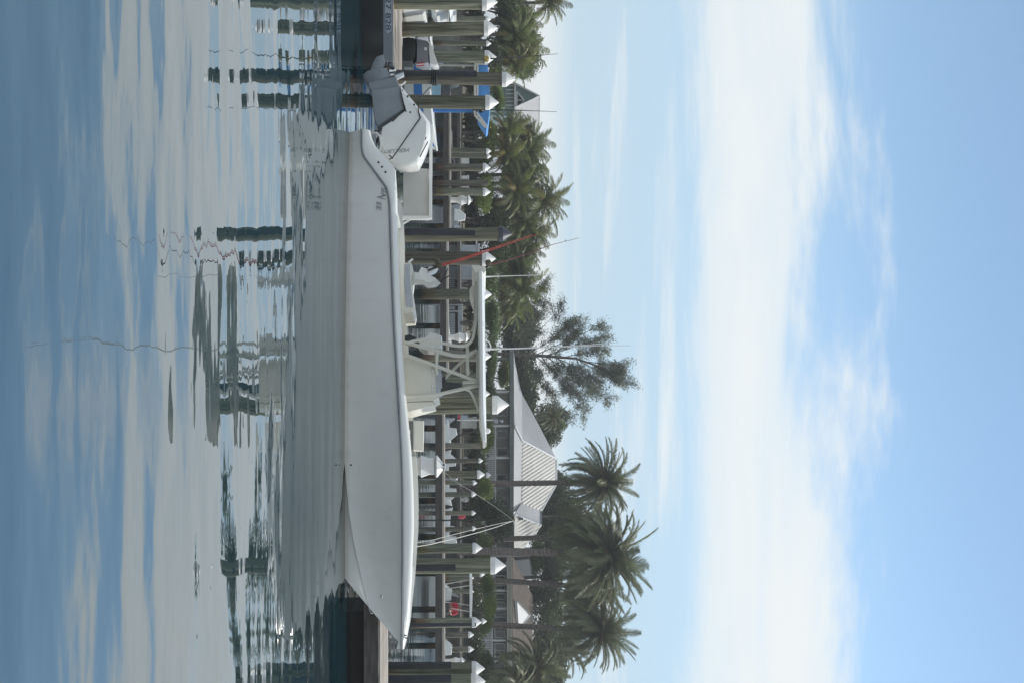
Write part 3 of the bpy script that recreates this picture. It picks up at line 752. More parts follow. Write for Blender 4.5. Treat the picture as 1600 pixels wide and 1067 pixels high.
PIL = [
 # u, w, tip, d, label, cap, wrap
 (4, 24, 778, 25.6, 'thick grey piling with white cone cap at the stern end of the view', 'white', None),
 (31, 9, 768, 55, 'slim piling between two thick ones above the plank walkway', 'white', None),
 (47.5, 21, 778, 29.5, 'thick weathered piling behind the plank walkway with a bright cap', 'white', None),
 (68, 8, 768, 58, 'slim green stained piling beside the weathered one behind the walkway', 'white', None),
 (90, 18, 776, 34, 'greenish piling behind the grey outboard on the float, crossed by a gaff', 'white', None),
 (122, 21, 806, 25.8, 'tall piling with black rubbing strip and tied line beside the outboard gearcase', 'white', (-0.92, 0.1, 745)),
 (159.5, 21, 780, 26.8, 'plain grey piling rising behind the tilted outboard', 'white', None),
 (235.5, 8, 768, 74, 'small far piling, left of a close pair', 'white', None),
 (244, 7, 768, 76, 'small far piling, right of a close pair', 'white', None),
 (262, 12, 767, 61, 'rusty footed piling at the float before the palms', 'white', None),
 (287, 10, 763, 60, 'flat topped piling without a cap at the float', None, None),
 (300, 12, 767, 60, 'capped piling immediately beside the flat topped one', 'white', None),
 (368, 21, 801, 24.3, 'dark capped tall piling with black strip near the rods', 'dark', (-0.9, 0.15, 742)),
 (403, 21, 775, 27.5, 'bare grey piling behind the two red rods', 'white', None),
 (460, 17, 769, 48, 'rust stained piling behind the seat cushion, below the hardtop', 'white', None),
 (556, 18, 768, 46, 'piling showing its cap just aft of the tall antennas', 'white', None),
 (592, 20, 752, 34, 'piling seen through the crossed hardtop pipes', None, None),
 (614, 14, 766, 48, 'piling tip peeping over the middle of the hardtop', 'white', None),
 (635, 26, 796, 23.9, 'thickest bare piling just forward of the console', 'white', None),
 (696, 9, 752, 62, 'uncapped dark post in front of the leafy bush forward of the hardtop', None, None),
 (720, 7, 755, 62, 'thin dark post with small cap above the power pedestal', 'white', None),
 (741, 12, 758, 52, 'rusty sided piling forward of the near power pedestal', 'white', None),
 (742.5, 8, 768, 80, 'far piling whose cap floats just over another cap', 'white', None),
 (753, 7, 746, 70, 'short thin piling crossed by the slack line', 'white', None),
 (772, 8, 745, 66, 'thin dark piling before the light green bush', 'white', None),
 (801, 7, 744, 70, 'thin piling next to the small red buoy bundle', 'white', None),
 (826, 7, 745, 70, 'thin piling that the upper white line crosses', 'white', None),
 (856, 15, 754, 42, 'rust footed greenish piling next to the tall palm trunk', 'white', None),
 (883, 24, 791, 24.2, 'tall piling with a central black strip near the bow', 'white', (-0.35, 0.4, 712)),
 (896, 8, 758, 72, 'far capped piling half hidden by the tall piling near the bow', 'white', None),
 (903, 7, 741, 75, 'far piling under the white hardtop of the small cruiser, at its stern', 'white', None),
 (923, 7, 741, 75, 'far piling under the middle of the cruiser hardtop', 'white', None),
 (972, 15, 753, 40, 'rusty striped piling above the bow tip', 'white', (-0.2, 0.5, 744)),
 (970, 8, 761, 72, 'far piling showing a second cap over the rusty striped one', 'white', None),
 (991, 9, 741, 60, 'grey piling near the pale blue skiff', 'white', None),
 (1014, 9, 741, 60, 'grey piling with a pale board on its side', 'white', None),
 (1042.5, 20, 758, 26.0, 'first of two dark wrapped pilings on the plank float', 'white', (-0.98, -0.25, 705)),
 (1063, 22, 759, 25.6, 'second dark wrapped piling, cut by the picture edge', 'white', (-0.95, -0.1, 705)),
]
for u, w, tip, d, lab, cap, wrap in PIL:
    piling(u, w, tip, d, lab, cap, wrap, lean=rnd.uniform(-0.45,0.45))

# ------------------------------------------------------------------ docks
def dock(x0, x1, y0, y1, z, label, along='x', pw=0.145, name='float_dock', beam_h=0.26, pale=False, posts=0):
    t = thing(name, ((x0+x1)/2, (y0+y1)/2, 0), label, 'dock')
    shared = None
    if along == 'x':            # boards run along x
        n = max(2, int(round((y1-y0)/pw))); st = (y1-y0)/n
        spans = [(x0, x1)]
        while len(spans) and (spans[0][1]-spans[0][0]) > 6:
            spans = [q for a, b in spans for q in ((a,(a+b)/2-0.006),((a+b)/2+0.006,b))]
        for i in range(n):
            for (a, b) in spans:
                c = Vector(((a+b)/2, y0+st*(i+0.5), z-0.02)); L2 = (b-a)/2
                if shared is None or abs(shared[1]-L2) > 1e-4:
                    shared = (MB().obox((0,0,0), (L2,0,0), (0,st/2-0.006,0), (0,0,0.02)).mesh('plank', PLANK), L2)
                o = bpy.data.objects.new('plank', shared[0]); COL.objects.link(o); o.parent = t
                o.location = c - Vector(t['org']) + Vector((rnd.uniform(-.01,.01), 0, rnd.uniform(-.006,.006)))
    else:
        n = max(2, int(round((x1-x0)/pw))); st = (x1-x0)/n
        shared = MB().obox((0,0,0), (st/2-0.006,0,0), (0,(y1-y0)/2,0), (0,0,0.02)).mesh('plank', PLANK)
        for i in range(n):
            o = bpy.data.objects.new('plank', shared); COL.objects.link(o); o.parent = t
            o.location = Vector((x0+st*(i+0.5), (y0+y1)/2, z-0.02)) - Vector(t['org']) + Vector((0, 0, rnd.uniform(-.006,.006)))
    m = MB().box(x0, x1, y0+0.02, y0+0.10, z-0.045-beam_h, z-0.045); m.build('front_beam', BEAM, t)
    if pale: MB().box(x0, x1, y0-0.012, y0+0.018, z-0.085, z-0.002).build('edge_board', BEAML, t)
    MB().box(x0, x1, y1-0.10, y1-0.02, z-0.045-beam_h, z-0.045).build('rear_beam', BEAM, t)
    MB().box(x0+0.05, x1-0.05, y0+0.12, y1-0.12, z-0.30, z-0.05).build('joist', BEAM, t)
    if beam_h < 0.4 and not posts:
        MB().box(x0+0.25, x1-0.25, y0+0.55, y1-0.3, -0.2, z-0.302).build('float', mat('float_black',(0.012,0.013,0.013),0.7,0.2,3), t)
    for k in range(posts):
        xx = x0 + (x1-x0)*(k+0.5)/posts
        MB().tube([(xx,(y0+y1)/2,-0.8),(xx,(y0+y1)/2,z-0.3)], 0.14, 8).build('post', POST, t)
    return t
xl = lambda u, d: P(u, 748, d).x
ZD = 0.62
dock(-11.5, xl(107,25.4), 25.4, 28.3, ZD, 'weathered plank float at the stern side, under the numbered grey skiff', name='float_dock')
dock(xl(5,30), xl(37,30), 28.35, 40.0, ZD, 'narrow plank walkway running away from the stern side float', along='y', pw=0.2, name='walkway')
dock(5.05, 11.5, 21.9, 24.0, ZD, 'weathered plank float passing beyond the bow tip', name='float_dock')
dock(2.1, 3.5, 25.4, 33.0, ZD, 'hidden finger float under the near power pedestal', along='y', pw=0.2, name='finger_dock')
# long fixed pier, three runs that come nearer to the right
dock(xl(150,62), xl(372,62), 61.0, 63.0, 1.0, 'long dark pier with pale edge behind the stern', pale=True, posts=6, name='pier', beam_h=0.34)
dock(xl(374,57), xl(606,57), 56.0, 58.0, 1.0, 'long dark pier with pale edge seen under the hardtop', pale=True, posts=6, name='pier', beam_h=0.34)
dock(xl(640,51), xl(1090,51), 50.0, 51.6, 1.0, 'long dark pier with pale edge behind the bow', pale=True, posts=8, name='pier', beam_h=0.34)
dock(xl(150,83), xl(470,83), 84.0, 86.6, 1.22, 'far boardwalk along the seawall, by the palms', pale=True, posts=8, name='boardwalk')
dock(xl(560,83), xl(1100,83), 84.0, 86.6, 1.22, 'far boardwalk along the seawall, by the porch house', pale=True, posts=10, name='boardwalk')

# dock power pedestals
def pedestal(u, w, vtop, d, z0, label):
    s = ppm(d); g = P(u, 748, d); base = Vector((g.x, g.y, z0)); h = P(u, vtop, d).z - z0; r = w/2/s
    t = thing('power_pedestal', tuple(base), label, 'power pedestal', 'white dock power pedestals')
    sq = Matrix.Rotation(R(45+10), 3, 'Z')
    MB().lathe([(r*0.62,0),(r*0.62,h*0.28),(r*0.62,h*0.281)], base, 8, sq).build('stem', WHITE, t)
    MB().lathe([(r*0.66,h*0.28),(r*1.02,h*0.46),(r*1.25,h*0.5),(r*0.92,h*0.66),(r*0.95,h*0.80),(r*0.95,h*0.801)], base, 8, sq).build('body', WHITE, t, angle=25)
    MB().lathe([(r*1.22,h*0.80),(r*1.24,h*0.83),(r*0.40,h*0.95),(r*0.38,h*1.0),(0,h*1.0)], base, 8, sq).build('peaked_lid', CAPW, t, angle=25)
    MB().lathe([(r*0.98,h*0.78),(r*0.98,h*0.80),(0,h*0.802)], base, 8, sq).build('painted_lid_shade', DKGREY, t, angle=25)  # dark ring standing in for the shade beneath the lid
    for k in (-1, 1):
        MB().lathe([(0,-0.02),(r*0.10,-0.02),(r*0.10,0.01),(0,0.01)], base + Vector((k*r*0.22,-r*0.42,h*0.965)), 8, Matrix(((1,0,0),(0,0,-1),(0,1,0))).transposed()).build('outlet', BLACK, t)
    return t
pedestal(728, 29, 696, 26.6, ZD, 'nearest white power pedestal with peaked lid standing behind the foredeck')
pedestal(313, 13, 738, 61.6, 1.0, 'small white power pedestal on the pier behind the stern, before the palms')
pedestal(527, 13, 734, 57, 1.0, 'small white power pedestal on the pier, seen under the hardtop')
pedestal(780, 8, 733, 85, 1.22, 'tiny far white power pedestal near the light green bush')
pedestal(1031, 9, 727, 51, 1.0, 'small white power pedestal beside the two dark wrapped pilings')

# mooring lines
rope([P(137,672,25.5), onplane(160,655,-0.3), onplane(184,657,-0.28)], 0.011, ROPEB, 'dark mooring line from the tall piling down to the engine cowl', sag=0.03)
rope([onplane(184,657,-0.3), onplane(249,612,-0.45)], 0.013, ROPEB, 'dark line across the engine cowl to the stern cleat')
pl = P(122,680,25.8); m = MB()
for k in range(3): m.lathe([(0.17,-0.02),(0.19,0),(0.17,0.02)], Vector((pl.x,25.8,pl.z-0.06+0.045*k)), 14)
tag(m.build('rope_coil', ROPEB, None, org=(pl.x,25.8,pl.z)), 'black line wrapped round the tall piling beside the outboard', 'rope')
cl = thing('stern_cleat', tuple(onplane(246,612,-0.95)), 'small dark cleat on the stern quarter of the fishing boat', 'cleat')
MB().tube([onplane(243,608,-0.95), onplane(246,612,-0.95), onplane(250,608.5,-0.95)], 0.016, 6).build('horn', DKGREY, cl)
treept = P(812, 803, 66)
bowA, bowB = B(8.02,0.45,1.05), B(8.10,-0.2,1.08)
def pixline(pts, d0, d1):
    out = []
    n = len(pts)-1
    for i, (u, v) in enumerate(pts): out.append(P(u, v, d0 + (d1-d0)*(i/n)**2.0))
    return out
rope(pixline([(854,647),(850,672),(844,697),(838,722),(830,752),(822,778),(813,802)], 21.6, 34), 0.008, ROPEW, 'lower curved white line rising from the bow to the dark tree', grp='white lines from the bow')
rope(pixline([(848,647),(842,680),(835,707),(828,735),(822,760),(817,782),(813,803)], 21.9, 34), 0.005, ROPEW, 'upper straight white line rising from the bow to the dark tree', grp='white lines from the bow')
rope(pixline([(735,692),(752,712),(772,745),(790,772),(812,802)], 26.4, 34), 0.004, mat('grey_line',(0.3,0.3,0.29),0.8,0.1,20), 'thin grey line from the near power pedestal up to the dark tree', grp='white lines from the bow')
mast = thing('thin_pole', tuple(Vector((treept.x*34/66, 34, 0))), 'thin dark pole holding the upper ends of the white lines', 'pole')
MB().tube([(xl(812,34),34,-0.5),(xl(812,34),34,2.0),(xl(812.5,34),34,P(812,804,34).z)], [0.03,0.025,0.015], 6).build('shaft', mat('pole_dark_green',(0.03,0.035,0.025),0.6,0.1,3), mast)

# ------------------------------------------------------------------ other boats
def small_boat(d, u0, u1, vs, label, bow='right', hullm=GEL, sheer=0.35, z0=0.0, console=True, top=None, engine=None, stripe=None, beam=None, tint=None, yaw=0.0, name='motor_boat'):
    """u0..u1 hull length in the photograph at distance d, vs: sheer height pixel amidships"""
    s = ppm(d); xa_, xb_ = xl(u0, d), xl(u1, d); Ln = xb_-xa_
    zs = P((u0+u1)/2, vs, d).z
    t = thing(name, ((xa_+xb_)/2, d, z0), label, 'boat')
    o = Vector((xa_ if bow == 'right' else xb_, d, 0)); f = Vector((1 if bow == 'right' else -1, math.tan(yaw), 0)).normalized(); p = Vector((-f.y, f.x, 0))
    bm_ = beam or min(1.15, Ln*0.2)
    def Q(x, y, z): return o + f*x + p*y + Vector((0,0,z))
    hbm = lambda k: bm_*(1 if k < 0.5 else max(0, 1-((k-0.5)/0.5)**2.4)**0.85)
    zsx = lambda k: zs + (zs-z0)*sheer*max(0,(k-0.4)/0.6)**1.6
    kel = lambda k: z0-0.12 if k < 0.8 else z0-0.12+(zsx(1)-z0+0.12)*((k-0.8)/0.2)**1.4
    ks = [0,0.1,0.25,0.4,0.55,0.66,0.75,0.82,0.88,0.93,0.97,1.0]
    rows = []
    for k in ks:
        x = Ln*k; h = hbm(k); zt = zsx(k); zk = kel(k); ch = zk+(zt-zk)*0.34
        rows.append([Q(x,-h*0.93,zt-0.0),Q(x,-h,zt-0.02)][:1] + [Q(x,-h,zt-0.04), Q(x,-h*0.93,zk+(zt-zk)*0.7), Q(x,-h*0.8,ch), Q(x,0,zk), Q(x,h*0.8,ch), Q(x,h*0.93,zk+(zt-zk)*0.7), Q(x,h,zt-0.04), Q(x,h*0.93,zt)])
    m = MB().quadstrip(rows); m.f.append(tuple(range(9))); m.build('hull', hullm, t, angle=40)
    rows = [[Q(Ln*k,-hbm(k)*0.93,zsx(k)), Q(Ln*k,-hbm(k)*0.74,zsx(k)+0.01), Q(Ln*k,-hbm(k)*0.70,zsx(k)-0.3 if k < 0.7 else zsx(k)-0.02), Q(Ln*k,hbm(k)*0.70,zsx(k)-0.3 if k < 0.7 else zsx(k)-0.02), Q(Ln*k,hbm(k)*0.74,zsx(k)+0.01), Q(Ln*k,hbm(k)*0.93,zsx(k))] for k in ks]
    MB().quadstrip(rows).build('deck', GEL, t, angle=30)
    if stripe:
        m = MB()
        for sg in (-1, 1):
            rr = [[Q(Ln*k,sg*(hbm(k)*0.95+0.012),zsx(k)-(zsx(k)-kel(k))*0.22), Q(Ln*k,sg*(hbm(k)*0.90+0.012),zsx(k)-(zsx(k)-kel(k))*0.42)] for k in ks[:-1]]
            m.add(MB().quadstrip(rr).v, MB().quadstrip(rr).f)
        m.build('stripe', stripe, t)
    if console:
        cx_ = Ln*0.46; zc = zs-0.28
        MB().pillow([Q(cx_-0.35,-0.35,zc),Q(cx_-0.28,-0.35,zs+0.45),Q(cx_+0.10,-0.35,zs+0.50),Q(cx_+0.42,-0.35,zs+0.15),Q(cx_+0.5,-0.35,zc)], p, [(0,0.93),(0.05,1),(0.65,1),(0.7,0.93)]).build('console', GEL, t)
        MB().add([Q(cx_-0.05,-0.3,zs+0.5),Q(cx_-0.05,0.3,zs+0.5),Q(cx_-0.16,0.26,zs+0.82),Q(cx_-0.16,-0.26,zs+0.82)], [(0,1,2,3)]).build('wind_screen', GLASS, t)
        MB().pillow([Q(cx_-0.95,-0.35,zc),Q(cx_-0.95,-0.35,zs+0.3),Q(cx_-0.85,-0.35,zs+0.34),Q(cx_-0.62,-0.35,zs+0.05),Q(cx_-0.6,-0.35,zc)], p, [(0,0.93),(0.05,1),(0.65,1),(0.7,0.93)]).build('seat', VINYL, t)
    if top:
        tu0, tu1, tv, tm = top
        a, b = xl(tu0, d), xl(tu1, d); zt = P(tu0, tv, d).z
        c = Vector(((a+b)/2, d, zt)); hx = abs(b-a)/2
        MB().pillow([c+Vector((-hx,-0.85,-0.05)),c+Vector((-hx*0.96,-0.85,0.05)),c+Vector((0,-0.85,0.09)),c+Vector((hx*0.94,-0.85,0.05)),c+Vector((hx,-0.85,-0.05))], (0,1,0), [(0,0.94),(0.12,1),(1.58,1),(1.7,0.94)]).build('hardtop', tm, t)
        for sx in (-0.55, 0.55):
            for sy in (-0.5, 0.5):
                MB().tube([c+Vector((sx*hx*0.6,sy,-(zt-zs+0.25))), c+Vector((sx*hx,sy*1.3,-0.04))], 0.025, 6).build('top_leg', PIPE, t)
    if engine:
        e = Q(-0.3,0,zs+0.1)
        MB().pillow([e+f*-0.25+UPZ*-0.1,e+f*-0.28+UPZ*0.35,e+f*-0.1+UPZ*0.5,e+f*0.22+UPZ*0.42,e+f*0.25+UPZ*-0.05], p, [(-0.2,0.85),(-0.1,1),(0.1,1),(0.2,0.85)]).build('outboard_cowl', engine, t)
        MB().pillow([e+f*-0.12+UPZ*-0.1,e+f*0.15+UPZ*-0.1,e+f*0.08+UPZ*-0.9,e+f*-0.12+UPZ*-0.9], p, [(-0.08,0.9),(0.08,0.9)]).build('outboard_leg', DKGREY, t)
    return t
# white boat with blue canvas top, just beyond the tilted outboard
t = small_boat(35, 60, 237, 675, 'white and blue boat with blue canvas top behind the tilted outboard', 'right', GEL, 0.16, stripe=BLUEP, beam=1.1)
T0 = P(170,748,35); d = 35
def pbox(par, u0, u1, v0, v1, d, dy, mt, nm, bevel=0.0):
    a, b = P(u0, v0, d), P(u1, v1, d)
    return MB().box(a.x, b.x, d-dy/2, d+dy/2, a.z, b.z).build(nm, mt, par, bevel=bevel)
def fpoly(par, pts, d, th, mt, nm, angle=38):
    return MB().prism([P(u, v, d) for u, v in pts], (0, th, 0)).build(nm, mt, par, angle=angle)
MB().pillow([P(u,v,34.2) for u,v in ((84,745.5),(88,756),(97,762),(150,765),(170,765.5),(196,762.5),(199,760),(178,746.5),(172,746)[0:2])], (0,1,0), [(0,0.97),(0.1,1),(1.7,1),(1.8,0.97)]).build('canvas_top', BLUEC, t)
for a, b in (((168,741),(168,764)),((84,741),(100,746)),((100,746),(170,746)),((170,741),(180,742)),((180,741.5),(198,757)),((198,757),(199,762)),((176,744.5),(196,759)),((88,742),(172,742)),((100,741),(100,762)),((130,741),(130,746)),((150,741),(150,746)),((183,743),(181,749)),((189,748),(187,754))):
    MB().tube([P(*a,34.15), P(*b,34.15)], 0.035, 6).build('canvas_frame', PIPE, t)
MB().box(xl(170.5,34.4), xl(176,34.4), 34.35, 34.45, P(0,668,34.4).z, P(0,742,34.4).z).build('blue_leg', BLUEP, t)
MB().box(xl(169,34.3), xl(170.3,34.3), 34.3, 34.4, P(0,668,34.4).z, P(0,742,34.4).z).build('white_leg_edge', WHITE, t)
MB().box(xl(102,34.4), xl(104,34.4), 34.35, 34.45, P(0,676,34.4).z, P(0,744,34.4).z).build('top_leg', PIPE, t)
fpoly(t, [(132,675),(132,688),(150,688),(150,675)], 33.8, 0.04, LBLUE, 'wind_screen')
fpoly(t, [(131,688.5),(131,703),(149,703),(149,688.5)], 33.9, 0.25, DKGREY, 'console_cushion')
for u, lab in ((92.5, 'black fishing rod with brass reel standing in the blue topped boat, stern side'), (172, 'black fishing rod standing in the blue topped boat, bow side')):
    r_ = thing('fishing_rod', tuple(P(u,742,33.9)), lab, 'fishing rod', 'black rods on the blue topped boat')
    dx = -8 if u < 100 else 3
    MB().tube([P(u,738,33.9), P(u,762,33.9), P(u+dx*0.3,810,33.9), P(u+dx,870 if u>100 else 872,33.9)], [0.03,0.025,0.014,0.006], 6).build('blank', BLACK, r_)
    MB().lathe([(0,-0.07),(0.07,-0.07),(0.08,-0.05),(0.05,-0.04),(0.05,0.04),(0.08,0.05),(0.07,0.07),(0,0.07)], P(u,760 if u<100 else 752,33.75), 12, AXF).build('reel', mat('brass_reel',(0.35,0.25,0.05),0.3,0.1,6) if u < 100 else BLACK, r_)
# boat with a big grey outboard on the float
t = small_boat(31.0, -40, 62, 646, 'white skiff with big grey and black outboard behind the stern side float', 'left', GEL, 0.3, console=False, beam=0.9)
def epoly(pts, d, w, mt, nm, par):
    return MB().pillow([P(u,v,d) for u,v in pts], (0,1,0), [(-w,0.84),(-w*0.6,0.97),(-w*0.3,1),(w*0.3,1),(w*0.6,0.97),(w,0.84)]).build(nm, mt, par, angle=45)
epoly([(62,629),(61,640),(63,650),(74,652),(96,651),(104,645),(104,629)], 30.2, 0.30, BLACK, 'outboard_lower_cowl', t)
epoly([(63,651),(66,668),(78,672),(104,671),(108,660),(105,650),(97,651)], 30.2, 0.28, mat('outboard_grey',(0.20,0.21,0.24),0.3,0.06,4), 'outboard_cowl', t)
epoly([(66,669),(74,675),(100,684),(107,686),(108,680),(104,671.5)], 30.2, 0.26, GEL, 'outboard_top', t)
pbox(t, 75, 79, 663, 667, 29.9, 0.05, WHITE, 'cowl_badge')
for k, mt in enumerate((REDF, WHITE, REDF)): fpoly(t, [(99+k*2,651),(97.6+k*2,663),(99+k*2,663),(100.4+k*2,651)], 29.88-0.002*k, 0.02, mt, 'cowl_stripe')
pbox(t, 46, 64, 651, 671, 30.6, 0.7, mat('console_grey',(0.40,0.42,0.45),0.5,0.05,2), 'console_side', 0.03)
pbox(t, 44, 66, 671.5, 674.5, 30.6, 0.9, GEL, 'console_lid', 0.02)
fpoly(t, [(30,630),(52,630),(52,640),(44,648),(38,647),(31,640)], 30.0, 0.5, GEL, 'boat_quarter')
fpoly(t, [(18,631),(33,630.5),(33,640),(28,640)], 29.95, 0.06, BLUEP, 'blue_cover')
# big white hull at the corner
t = thing('white_launch', tuple(P(-10,660,27.4)), 'big white boat hull in the stern side corner above the plank float', 'boat')
MB().pillow([P(u,v,28.6) for u,v in ((-60,617),(8,617),(11,630),(7,658),(2,662),(-60,662))], (0,1,0), [(0,0.97),(0.08,1),(2.0,1),(2.1,0.97)]).build('hull', GEL, t)
MB().pillow([P(u,v,28.9) for u,v in ((-60,668),(0,671),(16,681),(9,695),(10,699),(-60,700))], (0,1,0), [(0,0.97),(0.08,1),(1.6,1),(1.7,0.97)]).build('cabin', GEL, t)
MB().pillow([P(u,v,28.3) for u,v in ((-40,700),(14,702),(3,707),(2,711),(-40,711))], (0,1,0), [(0,0.97),(0.05,1),(1.8,1),(1.85,0.97)]).build('cabin_top', GEL, t)
MB().box(xl(-60,28.7), xl(0,28.7), 28.62, 28.66, P(0,663,28.7).z, P(0,667,28.7).z).build('window_band', GLASS, t)
# grey skiff with registration number, lying against the float
t = thing('grey_skiff', tuple(P(20,590,24.6)), 'low grey skiff with a registration number, alongside the stern side float', 'skiff')
a = P(-60,592,24.3); x1 = xl(99,24.5)
rows = []
for k in (0,0.3,0.6,0.8,0.9,0.96,1.0):
    x = a.x + (x1-a.x)*k; h = 0.42*(1-max(0,(k-0.75)/0.25)**2*0.92)
    rows.append([Vector((x,24.88-h*0.75,-0.05)), Vector((x,24.88-h,0.44)), Vector((x,24.88-h*0.9,0.53)), Vector((x,24.88-h*0.6,0.53)), Vector((x,24.88+h*0.5,0.53)), Vector((x,24.88+h*0.5,-0.05))])
MB().quadstrip(rows).build('hull', SKIFF, t, angle=30)
MB().box(a.x, xl(97,24.45), 24.452, 24.50, P(0,599,24.45).z, P(0,613.5,24.45).z).build('top_strake', mat('skiff_grey_band',(0.16,0.18,0.21),0.5,0.1,3), t)
zt0, zt1 = P(0,601.8,24.46).z, P(0,612,24.46).z
MB().prism([Vector((a.x,24.445,zt0)), Vector((xl(48,24.44),24.445,zt0)), Vector((xl(54,24.44),24.445,zt0+0.05)), Vector((xl(50,24.44),24.445,zt1)), Vector((a.x,24.445,zt1))], (0,0.02,0)).build('number_plate', PLATE, t)
o = text('registration_number', '227 828', 0.165, NAVY, t, (xl(-11,24.44),24.438,zt0+0.012), (1,0,0), (0,0,1), 0.003)
bpy.context.view_layer.update()
o.matrix_local = o.matrix_local @ Matrix.Diagonal((((48+11)/ppm(24.44))/max(0.1,o.dimensions.x),1,1,1))
# far boats
small_boat(54, 876, 968, 690, 'small cruiser with white hardtop and person in red beyond the bow', 'left', GEL, 0.25, top=(893,966,735.5,GEL))
t = thing('person', tuple(P(950,695,53.6)), 'seated person in red shirt and dark cap under the cruiser hardtop', 'person')
sk = bpy.data.meshes.new('person_body')
def skin(pts, edges, rad, mt, nm, par, org):
    me = bpy.data.meshes.new(nm); me.from_pydata([tuple(Vector(p)-Vector(org)) for p in pts], edges, [])
    o = bpy.data.objects.new(nm, me); COL.objects.link(o); o.parent = par; o['org'] = tuple(org)
    md = o.modifiers.new('skin', 'SKIN'); md.use_smooth_shade = True
    for i, r_ in enumerate(rad): me.skin_vertices[0].data[i].radius = (r_, r_)
    me.skin_vertices[0].data[0].use_root = True
    o.modifiers.new('sub', 'SUBSURF').levels = 1; o.modifiers['sub'].render_levels = 1
    me.materials.append(mt); return o
def skinlayer(me): pass
SKINM = mat('skin', (0.32,0.19,0.13), 0.6, 0.08, 6)
def person(base, par):
    b = Vector(base); V = lambda x, y, z: b + Vector((x, y, z))
    pts = [V(0,0,0.10), V(0,0,0.35), V(0,-.02,0.52), V(0,-.03,0.62), V(0,-.05,0.76), V(.19,-.02,.5), V(.26,-.12,.25), V(.12,-.32,.18), V(-.19,-.02,.5), V(-.26,-.12,.25), V(-.12,-.32,.18), V(.1,-.38,.08), V(.1,-.42,-.35), V(-.1,-.38,.08), V(-.1,-.42,-.35), V(.1,-.52,-.38), V(-.1,-.52,-.38)]
    ed = [(0,1),(1,2),(2,3),(3,4),(2,5),(5,6),(6,7),(2,8),(8,9),(9,10),(0,11),(11,12),(12,15),(0,13),(13,14),(14,16)]
    rad = [.15,.14,.13,.055,.10,.065,.05,.04,.065,.05,.04,.085,.05,.085,.05,.04,.04]
    me = bpy.data.meshes.new('body'); me.from_pydata([tuple(p-b) for p in pts], ed, [])
    o = bpy.data.objects.new('body', me); COL.objects.link(o); o.parent = par; o['org'] = tuple(b); o.location = b-Vector(par['org'])
    o.modifiers.new('skin','SKIN'); sv = me.skin_vertices
    if not sv:
        bpy.context.view_layer.objects.active = o
    for i, r_ in enumerate(rad): me.skin_vertices[0].data[i].radius = (r_, r_)
    me.skin_vertices[0].data[0].use_root = True
    sb = o.modifiers.new('sub','SUBSURF'); sb.levels = 1; sb.render_levels = 2
    me.materials.append(SKINM)
    # shirt as an open shell round the torso, cap on the head
    MB().lathe([(.17,.06),(.19,.15),(.185,.35),(.20,.48),(.15,.56),(.07,.60)], b, 12).build('red_shirt', REDF, par)
    for sx in (-1,1): MB().tube([V(sx*.15,-.02,.53), V(sx*.22,-.05,.42), V(sx*.26,-.11,.28)], [.085,.08,.07], 8).build('red_sleeve', REDF, par)
    for sx in (-1,1): MB().tube([V(sx*.07,0,.08), V(sx*.1,-.38,.09), V(sx*.1,-.41,-.15)], [.12,.10,.085], 8).build('trouser_leg', DKGREY, par)
    MB().lathe([(.115,.78),(.12,.82),(.09,.88),(0,.90)], b+Vector((0,-.05,0)), 12).build('cap', DKGREY, par)
    MB().box(b.x-.07,b.x+.07,b.y-.24,b.y-.12,b.z+.785,b.z+.80).build('cap_brim', DKGREY, par)
try:
    person(P(950,697,53.6), t)
except Exception as ex:
    print('PERSON', ex)
small_boat(60, 985, 1034, 692, 'pale blue skiff beyond the bow tip, between grey pilings', 'left', mat('skiff_pale_blue',(0.36,0.43,0.48),0.4,0.06,2), 0.25)
small_boat(72, 655, 700, 702, 'white boat on the far side of the pier, first forward of the console', 'right', GEL, 0.3, engine=BLACK)
small_boat(72, 702, 735, 701, 'white skiff with grey outboard beyond the pier, behind the near power pedestal', 'left', GEL, 0.3, engine=mat('cowl_grey2',(0.3,0.31,0.33),0.4,0.05,3))
small_boat(74, 752, 790, 702, 'white skiff beyond the pier under the light green bush', 'right', GEL, 0.3, engine=WHITE)
small_boat(74, 792, 828, 703, 'white skiff carrying a red bundle, beyond the pier', 'left', GEL, 0.3, console=False)
m = MB(); m.lathe([(0.05,0),(0.15,0.03),(0.17,0.2),(0.1,0.42),(0,0.46)], P(806,716,73.6), 10); tag(m.build('red_bundle', REDF, None, org=tuple(P(806,716,73.6))), 'small red bundle lying on a far white skiff', 'bundle')
small_boat(74, 830, 862, 702, 'white skiff under the white bow lines, beyond the pier', 'right', GEL, 0.35)
small_boat(78, 205, 256, 706, 'dark blue hulled skiff beyond the pier, before the palms', 'right', mat('navy_hull',(0.02,0.03,0.06),0.3,0.1,2), 0.3, console=False)
small_boat(76, 318, 356, 716, 'grey inflatable with console beyond the pier, near the dark capped piling', 'left', mat('inflatable_grey',(0.3,0.31,0.33),0.6,0.06,3), 0.2, engine=BLACK)
small_boat(70, 478, 540, 701, 'white skiff lying by the shed, seen under the hardtop', 'right', GEL, 0.3, console=False)
# upright kayak / pale board leaning by the small pedestal
m = MB().tube([P(312.5,704,62.2), P(312.5,712,62.2), P(313,724,62.2)], [0.16,0.13,0.04], 8)
tag(m.build('covered_fender', WHITE, None, org=tuple(P(312.5,704,62.2))), 'tapered white fender standing at the foot of the small pedestal', 'fender')
